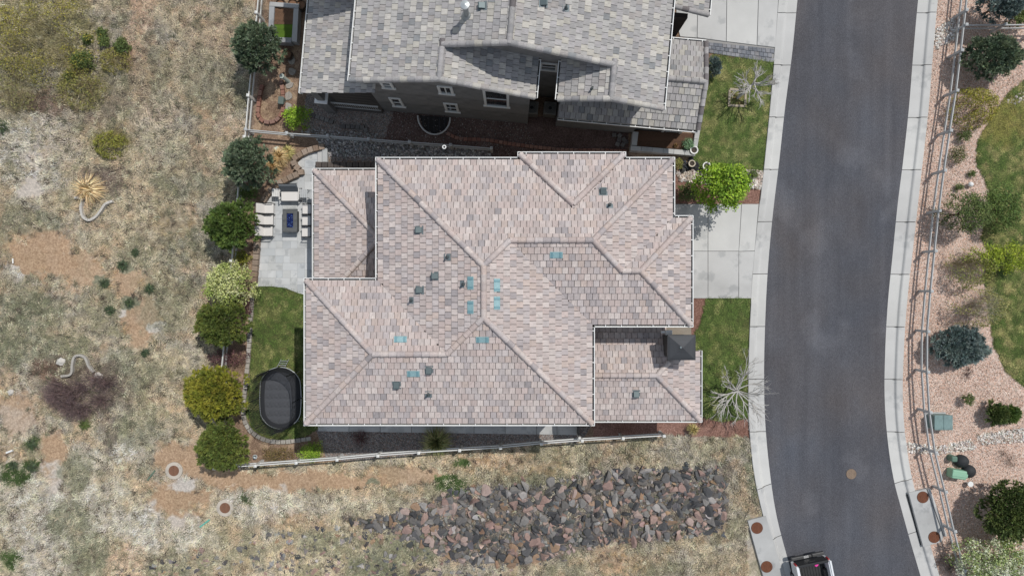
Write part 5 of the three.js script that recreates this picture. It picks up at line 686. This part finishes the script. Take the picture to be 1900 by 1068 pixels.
tussock(810, 818, 34, 1.0, [[132, 136, 84], [108, 116, 66], [168, 160, 110]], 'large green grass spilling over the lower fence', 420, { w: 0.014 }); twigs(660, 818, 20, 0.7, [[110, 76, 74], [90, 64, 62]], 'dark reddish twiggy plant in the shaded gravel', 160);
tussock(1285, 795, 13, 0.7, [[196, 178, 122], [176, 164, 104]], 'pale grass tuft at the end of the low wing', 260);
// front yard
leafy(1342, 343, 50, 40, 4.2, G.lime, 'bright green leafy tree beside the driveway', { name: 'leafy_tree', cat: 'tree', n: 2600, leaf: 0.12, spread: 0.36, mid: 0.72, ah: 0.3, trunk: 0.09 });
leafy(1277, 356, 18, 16, 1.0, G.dark, 'dark shrub between the leafy tree and the house', { n: 1700 }); leafy(1397, 324, 9, 7, 0.5, G.dark, 'small dark shrub on the white stones by the kerb', { n: 2600, leaf: 0.06 }); leafy(1258, 303, 8, 9, 0.6, [[140, 138, 74], [120, 122, 62]], 'small olive shrub at the house corner', { n: 2400, leaf: 0.06 });
conifer(1325, 124, 9, 18, 0.9, G.spruce, 'small blue shrub at the porch end', { sprays: 12, clump: 0.12, ls: 0.7, name: 'blue_shrub', lobes: 60 }); leafy(1277, 268, 10, 11, 0.8, [[124, 156, 118], [106, 140, 100]], 'round pale green plant in the raised planter', { n: 3000, leaf: 0.06 });
tussock(1253, 271, 5, 0.6, [[190, 160, 110], [168, 140, 96]], 'small tan tuft in the raised planter', 90);
// far side of the street
conifer(1840, 104, 54, 36, 1.9, G.jun, 'grey green juniper below the short rail fence', { name: 'juniper', clump: 0.26 }); conifer(1856, 8, 40, 30, 2.6, G.spruce, 'blue spruce at the top edge', { name: 'spruce' }); leafy(1892, 28, 26, 18, 1.2, G.dark, 'dark green shrub at the top right corner', { n: 1900 });
twigs(1810, 198, 44, 2.2, [[150, 136, 84], [132, 122, 70]], 'yellow green twiggy shrub below the juniper', 320, { ry: 40, leaves: 5200, lc: [[150, 144, 56], [132, 134, 52], [166, 156, 70]] });
leafy(1790, 252, 11, 10, 0.6, G.dark, 'small round dark shrub at the lawn edge', { n: 2600, leaf: 0.06 }); leafy(1778, 287, 15, 17, 0.7, [[104, 106, 62], [88, 96, 52]], 'olive shrub beside the far fence', { n: 1700, leaf: 0.06 }); leafy(1804, 322, 6, 5, 0.3, G.dark, 'tiny green plant above the white globe', { n: 2600, leaf: 0.05 }); leafy(1781, 347, 7, 5, 0.35, G.dark, 'tiny green plant left of the white globe', { n: 2600, leaf: 0.05 });
leafy(1794, 394, 40, 36, 2.4, G.dark, 'dense dark green bush beside the far fence', { n: 2400 }); leafy(1858, 388, 34, 38, 1.8, G.green, 'lighter green bush right of the dense bush', { n: 2000 });
leafy(1862, 478, 60, 24, 2.0, G.lime.map(c => [c[0] + 12, c[1] - 4, c[2]]), 'wide yellow green bush reaching the right edge', { n: 1900 }); twigs(1806, 498, 38, 2.6, [[152, 140, 106], [136, 126, 92]], 'thin leafing bush behind the far fence', 260, { leaves: 3000, lc: [[134, 140, 70], [150, 150, 84]] });
twigs(1822, 572, 54, 2.6, [[196, 188, 172], [176, 166, 148], [160, 150, 130]], 'pale bare bush above the round blue spruce', 560, { ry: 38, leaves: 2600, lc: [[140, 138, 82], [156, 150, 96]] });
conifer(1777, 642, 47, 34, 1.5, G.spruce, 'round blue spruce beside the far fence', { name: 'spruce', mid: 0.5, clump: 0.2, lobes: 70 });
leafy(1797, 740, 9, 10, 0.7, G.dark, 'small dark plant in the pink gravel', { n: 2400, leaf: 0.06 }); conifer(1849, 767, 18, 17, 0.9, G.dark, 'dark green low pine in the pink gravel', { sprays: 14, clump: 0.16 }); conifer(1874, 768, 14, 13, 0.6, G.green, 'lighter low pine touching the dark one', { sprays: 14, clump: 0.16 });
twigs(1798, 690, 11, 0.4, [[120, 96, 92], [100, 84, 80]], 'small dead twig plant below the round spruce', 60); twigs(1872, 848, 20, 0.35, [[130, 108, 96], [110, 96, 84]], 'flat dead plant beside the pink gravel', 80);
conifer(1870, 946, 54, 52, 2.4, G.dark, 'large dark pine shrub on the right', { clump: 0.24 }); leafy(1846, 1046, 68, 46, 2.0, [[160, 174, 112], [190, 196, 160], [128, 146, 84], [210, 212, 190]], 'white flowering shrub at the lower right corner', { n: 2200, leaf: 0.1 }); twigs(1762, 1045, 22, 0.7, [[126, 112, 104], [106, 96, 90]], 'grey twig bush at the end of the far fence', 160);
// open field
twigs(72, 66, 108, 2.4, [[168, 158, 118], [146, 136, 98], [188, 178, 140]], 'largest yellow green scrub at the top left corner', 520, { ry: 86, leaves: 7000, lc: [[150, 142, 58], [134, 130, 56], [164, 154, 74]] }); twigs(38, 150, 76, 1.8, [[160, 150, 118], [142, 132, 100]], 'grey green scrub below the corner scrub', 300, { ry: 52, leaves: 3200, lc: [[128, 126, 74], [140, 136, 86]] });
twigs(148, 160, 44, 1.1, [[138, 122, 90], [152, 136, 100]], 'olive scrub in the middle of the brown patch', 200, { ry: 44, leaves: 1800, lc: [[142, 138, 72], [128, 126, 64]] }); twigs(203, 268, 32, 1.0, [[146, 134, 84], [132, 122, 74]], 'olive scrub above the dark hollow', 160, { ry: 26, leaves: 2200, lc: [[146, 144, 64], [132, 134, 58]] }); twigs(212, 112, 30, 0.9, [[146, 128, 88], [130, 116, 78]], 'olive brown scrub below the round green bush', 140, { ry: 26, leaves: 1300, lc: [[140, 134, 68]] });
leafy(226, 85, 12, 13, 0.7, G.dark, 'round dark green bush beside the pale gully', { n: 3000 }); leafy(193, 78, 9, 8, 0.5, G.dark, 'small dark bush, right of a pair', { n: 2600 }); leafy(190, 62, 8, 9, 0.5, G.dark, 'small dark bush, upper one of a cluster', { n: 2600 }); leafy(161, 72, 7, 8, 0.5, G.dark, 'small dark bush, left one of a cluster', { n: 2600 }); leafy(152, 112, 20, 16, 0.8, G.dark, 'wider dark bush below the cluster', { n: 2600 }); leafy(130, 142, 7, 10, 0.5, G.dark, 'narrow dark bush left of the wider one', { n: 2400 });
twigs(154, 724, 92, 1.4, [[128, 108, 106], [110, 92, 92], [146, 124, 118], [94, 80, 80]], 'large purple brown bare bush in the field', 2600, { ry: 66 });
tussock(167, 352, 34, 0.7, [[214, 186, 140], [194, 164, 118], [226, 204, 160]], 'tan tussock spreading above the curved culvert rim', 300, { w: 0.02, name: 'field_tussock' }); tussock(157, 786, 14, 0.4, [[96, 112, 56], [84, 100, 48]], 'green tuft below the purple bare bush', 130, { name: 'field_tussock', w: 0.016 });
[[195, 525], [240, 562], [228, 492], [252, 468], [278, 536], [8, 238], [60, 822], [26, 862], [455, 926], [60, 865], [270, 655], [205, 575]].forEach(([x, y], i) => tussock(x, y, rr(9, 14), 0.25, [[66, 80, 54], [78, 92, 62], [58, 70, 48]], ['dark green weed right of the bare soil', 'dark green weed in the middle of the field', 'dark green weed above the bare soil', 'upper dark green weed of the field', 'dark weed at the right of the bare soil', 'dark weed at the left edge beside grey scrub', 'dark weed near the white scrap', 'dark weed left of the bare strip', 'dark weed beside the lower field cover', 'dark weed below the white scrap', 'dark weed above the yellow green pine', 'weed among the pale clumps'][i], 130, { name: 'green_weed', w: 0.016, cat: 'weed' }));
// bare trees on the front lawns
function bareTree(px, py, h, rad, label, seed, mat, lean) {
  const b = W(px, py, 0), t = thing('bare_tree', label, 'tree', [b.x, 0, b.z]), q = mulberry(seed), g = [], q2 = (a, c) => a + (c - a) * q(); const trunkTop = V(lean[0], h * 0.42, lean[1]);
  const grow = (a, dir, L, r, d) => { const mid = a.clone().addScaledVector(dir, L * 0.5), d2 = dir.clone().add(V(q2(-1, 1), q2(-0.4, 0.5), q2(-1, 1)).multiplyScalar(0.22)).normalize(), e = mid.clone().addScaledVector(d2, L * 0.5); g.push(rod(a, mid, r, r * 0.8, 5), rod(mid, e, r * 0.8, r * 0.55, 5)); if (d <= 0) return; const n = d > 1 ? 3 : 2 + (q() > 0.5 ? 1 : 0); for (let i = 0; i < n; i++) { const f = q2(0.4, 1), s = f < 0.5 ? a.clone().lerp(mid, f * 2) : mid.clone().lerp(e, f * 2 - 1); grow(s, d2.clone().add(V(q2(-1, 1), q2(-0.25, 0.55), q2(-1, 1)).multiplyScalar(0.62)).normalize(), L * q2(0.5, 0.72), r * 0.6, d - 1); } };
  const trunk = [rod(V(0, 0, 0), trunkTop, 0.085, 0.065, 8)]; for (let i = 0; i < 15; i++) { const a = i * 2.4 + q() * 0.7, up = q2(0.15, 0.9); grow(V(0, 0, 0).lerp(trunkTop, q2(0.72, 1)), V(Math.cos(a), up, Math.sin(a)).normalize(), rad * q2(0.55, 0.8), 0.042, 3); }
  part('trunk', trunk, mat, t); part('branches', g, mat, t);
}
bareTree(1350, 716, 3.4, 1.75, 'bare pale tree on the lower front lawn, leaning over the kerb', 5, paleBark, [0.15, 0.1]);
bareTree(1368, 182, 3.4, 1.1, 'bare pale tree growing from the square timber bed', 11, paleBark, [0.55, -0.5]);
// dead branches by the raised bed at the top left
twigs(488, 22, 14, 0.9, [[170, 156, 136], [146, 132, 114]], 'pile of pale bare branches beside the pale capped bed', 120, { ry: 28 });

// ------------------------------------------------------------------ rocks of the drainage band
{
  const geos = []; for (let v = 0; v < 9; v++) { const g = new THREE.IcosahedronGeometry(1.1, 1), p = g.attributes.position; const planes = []; for (let k = 0; k < 6; k++) planes.push([rdir(), rr(0.3, 0.62)]); for (let i = 0; i < p.count; i++) { const q = V(p.getX(i), p.getY(i), p.getZ(i)); q.multiplyScalar(0.86 + 0.28 * hash(Math.round(q.x * 31) + v * 7, Math.round(q.y * 37 + q.z * 101))); for (const [n, d] of planes) { const e = q.dot(n) - d; if (e > 0) q.addScaledVector(n, -e); } p.setXYZ(i, q.x, q.y * 0.75, q.z * rr(0.999, 1)); } g.computeVertexNormals(); const uv = g.attributes.uv; for (let i = 0; i < uv.count; i++) uv.setXY(i, uv.getX(i) * 2, uv.getY(i) * 2); geos.push(g); }
  const classes = [['dark grey', [[112, 111, 112], [96, 96, 98], [126, 124, 123], [86, 86, 88]], 0.43], ['mid grey', [[142, 138, 135], [158, 154, 150], [128, 124, 120]], 0.23], ['pinkish', [[196, 166, 154], [184, 154, 144], [206, 182, 172]], 0.2], ['orange tan', [[188, 156, 128], [176, 146, 120]], 0.06], ['pale', [[196, 190, 186], [180, 176, 172]], 0.07]];
  const mats = classes.map(c => c[1].map(k => std(C(...k), 0.85, { map: rep(grainT, 1), bumpMap: rep(grainB, 1), bumpScale: 0.02 }))), list = [];
  for (let y = 858; y < 1112; y += 5.6) for (let x = 205; x < 1356; x += 5.6) {
    const px = x + rr(-3.5, 3.5), py = y + rr(-3.5, 3.5); if (!inPoly(riprap, px + (fbm(px / 20, py / 20) - 0.5) * 26, py + (fbm(px / 18 + 9, py / 18) - 0.5) * 20)) continue; const dense = inPoly(riprapDense, px, py), cover = fbm(px / 34 + 3, py / 34, 3); if (!dense && R() > (cover > 0.5 ? 0.62 : 0.34)) continue; if (dense && cover < 0.36 && R() < 0.6) continue;
    let s = (0.07 + Math.pow(R(), 3.0) * 0.18) * (dense ? 1.12 : 0.82), c = 0, u = R(); while (c < 4 && (u -= classes[c][2]) > 0) c++; list.push({ px, py, s, c });
  }
  list.sort((a, b) => b.s - a.s); const seen = list.filter(r => r.py < 1064), big = new Set(seen.slice(0, 298)), rest = list.filter(r => !big.has(r));
  const place = r => { const y = relief(r.px, r.py) + r.s * 0.35, p = W(r.px, r.py, y); return [p.x, y, p.z]; };
  big.forEach(r => { const m = single('riprap_rock', pick(geos), pick(mats[r.c]), `${r.s > 0.2 ? 'large' : 'medium'} ${classes[r.c][0]} rock, ${r.py < 940 ? 'upper side' : r.py < 985 ? 'middle height' : 'lower side'} of the rock band, ${r.px < 640 ? 'scattered left end' : r.px < 800 ? 'left part' : r.px < 960 ? 'left of its middle' : r.px < 1120 ? 'middle' : r.px < 1240 ? 'right of its middle' : 'end by the kerb'}`, 'rock', place(r), R() * 6.28, 'large rocks of the drainage band'); m.scale.set(r.s * rr(1, 1.7), r.s * rr(0.9, 1.3), r.s * rr(0.9, 1.3)); m.rotation.z = rr(-0.3, 0.3); });
  const im = new THREE.InstancedMesh(geos[3], std(0xffffff, 0.85, { map: rep(grainT, 1) }), rest.length), o = new THREE.Object3D(); rest.forEach((r, i) => { o.position.set(...place(r)); o.rotation.set(rr(-0.5, 0.5), R() * 6.28, rr(-0.5, 0.5)); o.scale.set(r.s * rr(0.9, 1.6), r.s * rr(0.8, 1.2), r.s * rr(0.8, 1.3)); o.updateMatrix(); im.setMatrixAt(i, o.matrix); im.setColorAt(i, vary(pick(classes[r.c][1]), 0.12)); });
  im.name = 'smaller_rocks'; im.userData = { kind: 'stuff', label: 'smaller mixed grey and pink rocks filling the drainage band', category: 'rocks' }; shade(im); scene.add(im);
  // stones along the side fence and in the front and far beds
  const peb = []; const scatter = (poly, n, s0, s1, cols) => { const xs = poly.map(p => p[0]), ys = poly.map(p => p[1]); let k = 0; while (k < n) { const x = rr(Math.min(...xs), Math.max(...xs)), y = rr(Math.min(...ys), Math.max(...ys)); k++; if (inPoly(poly, x, y)) peb.push([x, y, rr(s0, s1), pick(cols)]); } };
  scatter(riverN, 2600, 0.05, 0.11, [[170, 168, 166], [140, 138, 136], [196, 192, 188], [112, 110, 108]]); scatter([[560, 238], [700, 248], [700, 256], [560, 246]], 260, 0.05, 0.1, [[170, 168, 166], [140, 138, 136]]); whiteRock.forEach(p => scatter(p, 620, 0.05, 0.13, [[214, 204, 194], [196, 184, 172], [226, 220, 212], [176, 160, 148]])); whiteRight.forEach(p => scatter(p, 1000, 0.04, 0.1, [[214, 208, 200], [196, 186, 176], [228, 224, 218], [180, 160, 146]]));
  scatter([[1268, 300], [1295, 300], [1300, 318], [1262, 316]], 60, 0.1, 0.28, [[58, 58, 60], [70, 70, 72], [48, 48, 50]]); scatter(gravelN, 3000, 0.02, 0.05, [[140, 134, 128], [120, 116, 112], [160, 152, 146]]); scatter(gravelS, 5200, 0.02, 0.045, [[136, 130, 128], [112, 108, 106], [156, 150, 148]]);
  scatter([[1740, 0], [1900, 0], [1900, 160], [1790, 260], [1830, 330], [1760, 420], [1740, 560], [1900, 720], [1900, 1068], [1760, 1068], [1690, 880], [1684, 650], [1712, 320]], 26000, 0.02, 0.042, [[204, 182, 166], [186, 162, 146], [218, 202, 188], [166, 142, 128], [198, 178, 168]]);
  const ip = new THREE.InstancedMesh(geos[5], std(0xffffff, 0.9), peb.length); peb.forEach((r, i) => { const p = W(r[0], r[1], 0); o.position.set(p.x, r[2] * 0.4, p.z); o.rotation.set(R() * 6, R() * 6, R() * 6); o.scale.setScalar(r[2]); o.updateMatrix(); ip.setMatrixAt(i, o.matrix); ip.setColorAt(i, vary(r[3], 0.1)); }); ip.name = 'gravel'; ip.userData = { kind: 'stuff', label: 'loose gravel and river stones in the planting beds', category: 'gravel' }; shade(ip); scene.add(ip);
}
// ------------------------------------------------------------------ grass: lying straw of the field, green lawns
function bladeTuft(n, len, h, spread, w, upright) { const T = new Tris(); for (let i = 0; i < n; i++) { const a = rr(-spread, spread), l = len * rr(0.5, 1.1), hh = h * rr(0.4, 1), d = V(Math.cos(a), 0, Math.sin(a)), b = V(rr(-0.09, 0.09), 0, rr(-0.09, 0.09)), m = b.clone().addScaledVector(d, l * (upright ? 0.25 : 0.5)).setY(hh), e = b.clone().addScaledVector(d, l).setY(upright ? hh * 1.2 : hh * rr(0.3, 1)), s = V(-d.z, 0, d.x).multiplyScalar(w * rr(0.7, 1.3)), v = R() < 0.14 ? rr(0.3, 0.55) : rr(0.72, 1.18), k = new THREE.Color(v, v * rr(0.96, 1.02), v * rr(0.9, 1.02)); T.tri(b.clone().add(s), m.clone().add(s), b.clone().sub(s), k); T.tri(b.clone().sub(s), m.clone().add(s), m.clone().sub(s), k); T.tri(m.clone().add(s), e, m.clone().sub(s), k); } return T.geo(); }
const bladeM = new THREE.MeshStandardMaterial({ color: 0xffffff, vertexColors: true, roughness: 0.85, side: THREE.DoubleSide });
function field(name, geo, items, label, cat) { const im = new THREE.InstancedMesh(geo, bladeM, items.length), o = new THREE.Object3D(); items.forEach((t, i) => { o.position.set(t[0], t[1], t[2]); o.rotation.set(0, t[3], 0); o.scale.setScalar(t[4]); o.updateMatrix(); im.setMatrixAt(i, o.matrix); im.setColorAt(i, t[5]); }); im.name = name; im.userData = { kind: 'stuff', label, category: cat }; shade(im); scene.add(im); }
{
  const lying = [], tufts = [], green = [];
  for (let i = 0; i < 230000 && lying.length + tufts.length < 105000; i++) {
    const px = i % 10 < 6 ? rr(-90, 470) : rr(380, 1425), py = i % 10 < 6 ? rr(-50, 1120) : rr(800, 1120); if (zone(px, py) !== 'field') continue;
    const m = fieldMix(px, py), bare = Math.max(m.w.soil || 0, 0); if (R() < bare * 1.25) continue; if (inPoly(riprapDense, px, py) ? R() < 0.88 : inPoly(riprap, px, py) && R() < 0.5) continue; if (Math.hypot(px - 322, py - 873) < 17 || Math.hypot(px - 417, py - 942) < 17 || (px > 1384 && py > 950)) continue; if (py > 800 && py < 870 && px > 420 && R() < 0.4) continue;
    const c = fieldColour(px, py), k = rr(0.98, 1.48); let col = [c[0] * k, c[1] * k, c[2] * k * rr(0.95, 1.02)]; if (R() < 0.12) col = [112 * k * 0.85, 114 * k * 0.85, 92 * k * 0.85]; if (R() < 0.1) col = [112 * k * 0.7, 98 * k * 0.7, 86 * k * 0.7]; if ((m.w.lush || 0) > 0.6) col = [62 * k, 80 * k, 42 * k]; if (R() < 0.12) col = [206 * k * 0.88, 194 * k * 0.88, 170 * k * 0.88];
    const x = wx(px), z = wz(py), y = relief(px, py) - 0.01, flow = (fbm(px / 60, py / 60, 2) * 2 - 1) * 5 + rr(-0.7, 0.7), it = [x, y, z, flow, 0, C(...col.map(v => clamp(v, 0, 250)))];
    if (R() < 0.78) { it[4] = rr(0.55, 1.15); lying.push(it); } else { it[4] = rr(0.5, 1.1) * ((m.w.white || 0) > 0.5 ? 1.2 : 1); it[3] = R() * 6.28; tufts.push(it); }
  }
  field('dry_grass', bladeTuft(11, 0.36, 0.12, 0.7, 0.0095, false), lying, 'matted dry straw coloured grass covering the open field', 'dry grass'); field('dry_tufts', bladeTuft(18, 0.25, 0.19, 3.14, 0.009, false), tufts, 'upright dry grass tufts scattered over the open field', 'dry grass');
  for (let i = 0; i < 60000; i++) { const l = lawns[[0, 1, 2, 2, 3, 3, 3, 3, 3, 4][i % 10]], xs = l.map(p => p[0]), ys = l.map(p => p[1]), px = rr(Math.min(...xs), Math.max(...xs)), py = rr(Math.min(...ys), Math.max(...ys)); if (zone(px, py) !== 'lawn') continue; const dry = sstep(0.4, 0.66, fbm(px / 11, py / 11, 5)), patch = fbm(px / 45 + 20, py / 45, 3); let c = mixc([82, 100, 48], [156, 146, 100], dry * (px > 1500 ? 0.85 : px > 1200 && py < 330 ? 0.62 : 0.34) * rr(0.5, 1.3)); c = mixc(c, [76, 98, 44], sstep(0.5, 0.66, patch) * 0.55); c = mixc(c, [176, 166, 118], sstep(0.6, 0.72, fbm(px / 7, py / 7 + 40, 3)) * 0.5); if (px > 1500) { const e = ((px - 1855) / 55) ** 2 + ((py - 220) / 50) ** 2; c = mixc(c, [138, 130, 70], clamp(1.3 - e + (fbm(px / 9, py / 9, 3) - 0.5) * 1.6) * 0.75); } const k = rr(0.85, 1.45); green.push([wx(px), 0.004, wz(py), R() * 6.28, rr(0.7, 1.3), C(clamp(c[0] * k, 0, 250), clamp(c[1] * k, 0, 250), clamp(c[2] * k, 0, 250))]); }
  field('lawn_grass', bladeTuft(14, 0.09, 0.06, 3.14, 0.008, true), green, 'short green and partly yellowed turf of the lawns', 'turf');
}
// ------------------------------------------------------------------ pickup truck at the lower edge
{
  const p = W(1499, 1033, 0.6), ry = -0.2, t = thing('pickup_truck', 'white pickup truck with empty black bed at the lower edge', 'pickup truck', [p.x, 0, p.z], 0.2), paint = new THREE.MeshPhysicalMaterial({ color: C(226, 228, 230), roughness: 0.3, clearcoat: 0.8, clearcoatRoughness: 0.05 }), blk = std(C(34, 35, 37), 0.6), rub = std(C(24, 24, 25), 0.9), liner = std(C(62, 62, 62), 0.85, { map: rep(grainT, 2) }), w = 0.98;
  // x across, +z to the front
  for (const s of [-1, 1]) { const side = new THREE.Shape(); side.moveTo(0.12, 0.55); side.lineTo(0.12, 1.3); side.lineTo(2.0, 1.34); side.lineTo(2.0, 0.5); side.lineTo(1.55, 0.5); side.absarc(1.15, 0.45, 0.42, 0.1, Math.PI - 0.1, false); side.lineTo(0.6, 0.5); part('bed_side', new THREE.ExtrudeGeometry(side, { depth: 0.12, bevelEnabled: true, bevelSize: 0.02, bevelThickness: 0.02, bevelSegments: 2 }).rotateY(-Math.PI / 2).translate(s * w + (s > 0 ? 0 : 0.12), 0, 0), paint, t); part('wheel_arch', rbox(0.22, 0.3, 0.9, 0.08, s * (w - 0.24), 0.82, 1.15, 0, 3), liner, t); part('taillight', rbox(0.1, 0.34, 0.14, 0.03, s * (w - 0.04), 1.05, 0.1), std(C(150, 24, 30), 0.3), t); part('bed_rail', rbox(0.1, 0.03, 1.9, 0.01, s * (w - 0.02), 1.37, 1.05), s > 0 ? paint : paint, t); for (const z of [1.15, 4.5]) { const wh = part('wheel', new THREE.CylinderGeometry(0.39, 0.39, 0.26, 26).rotateZ(Math.PI / 2).translate(s * 0.86, 0.39, z), rub, t); part('rim', new THREE.CylinderGeometry(0.23, 0.23, 0.28, 18).rotateZ(Math.PI / 2).translate(s * 0.86, 0.39, z), std(C(170, 172, 174), 0.35, { metalness: 0.7 }), wh); } part('side_mirror', rbox(0.22, 0.2, 0.12, 0.04, s * (w + 0.16), 1.4, 3.2), blk, t); }
  part('bed_floor', box(w * 2 - 0.2, 0.05, 1.85, 0, 0.68, 1.05), liner, t); for (let i = 0; i < 9; i++) part('bed_rib', box(0.09, 0.025, 1.8, -0.64 + i * 0.16, 0.717, 1.05), liner, t);
  part('tailgate', [rbox(w * 2 - 0.24, 0.62, 0.09, 0.03, 0, 1.0, 0.1), rbox(0.4, 0.06, 0.04, 0.015, 0, 1.1, 0.04)], blk, t); part('tailgate_cap', rbox(w * 2 - 0.22, 0.05, 0.13, 0.02, 0, 1.33, 0.11), blk, t); part('rear_bumper', [rbox(0.72, 0.2, 0.2, 0.05, -0.6, 0.6, -0.06), rbox(0.72, 0.2, 0.2, 0.05, 0.6, 0.6, -0.06), rbox(0.55, 0.14, 0.16, 0.03, 0, 0.56, -0.03)], std(C(78, 78, 78), 0.5, { metalness: 0.3 }), t); part('bumper_step', rbox(0.3, 0.02, 0.14, 0.005, -0.1, 0.645, -0.05), std(C(190, 190, 190), 0.4, { metalness: 0.6 }), t);
  const cab = new THREE.Shape(); [[2.04, 0.45], [2.04, 1.36], [2.12, 1.42], [2.3, 1.86], [3.05, 1.9], [3.75, 1.42], [4.9, 1.3], [5.15, 1.15], [5.2, 0.5], [4.95, 0.45]].forEach((q, i) => i ? cab.lineTo(...q) : cab.moveTo(...q)); part('cab', new THREE.ExtrudeGeometry(cab, { depth: 1.8, bevelEnabled: true, bevelSize: 0.05, bevelThickness: 0.05, bevelSegments: 2 }).rotateY(-Math.PI / 2).translate(0.9, 0, 0), paint, t);
  const gl = new THREE.MeshPhysicalMaterial({ color: C(24, 28, 32), roughness: 0.05, clearcoat: 1 }); part('rear_window', bar(V(0, 1.45, 2.07), V(0, 1.82, 2.2), 1.5, 0.02).rotateZ(0), gl, t); part('windscreen', bar(V(0, 1.45, 3.78), V(0, 1.88, 3.14), 1.6, 0.03), gl, t); part('front_bumper', rbox(1.9, 0.28, 0.2, 0.06, 0, 0.55, 5.22), blk, t);
  const q = thing('pink_cloth', 'bright pink cloth lying in the pickup bed', 'cloth', [p.x, 0, p.z], 0.2); const T = new THREE.PlaneGeometry(0.36, 0.14, 8, 4).rotateX(-Math.PI / 2); const pp = T.attributes.position; for (let i = 0; i < pp.count; i++) pp.setY(i, hash(i, 3) * 0.06); T.rotateY(0.75).translate(0.42, 0.74, 0.42); T.computeVertexNormals(); part('cloth_fold', T, std(C(240, 70, 170), 0.8, { side: THREE.DoubleSide }), q);
}
renderer.render(scene, camera);
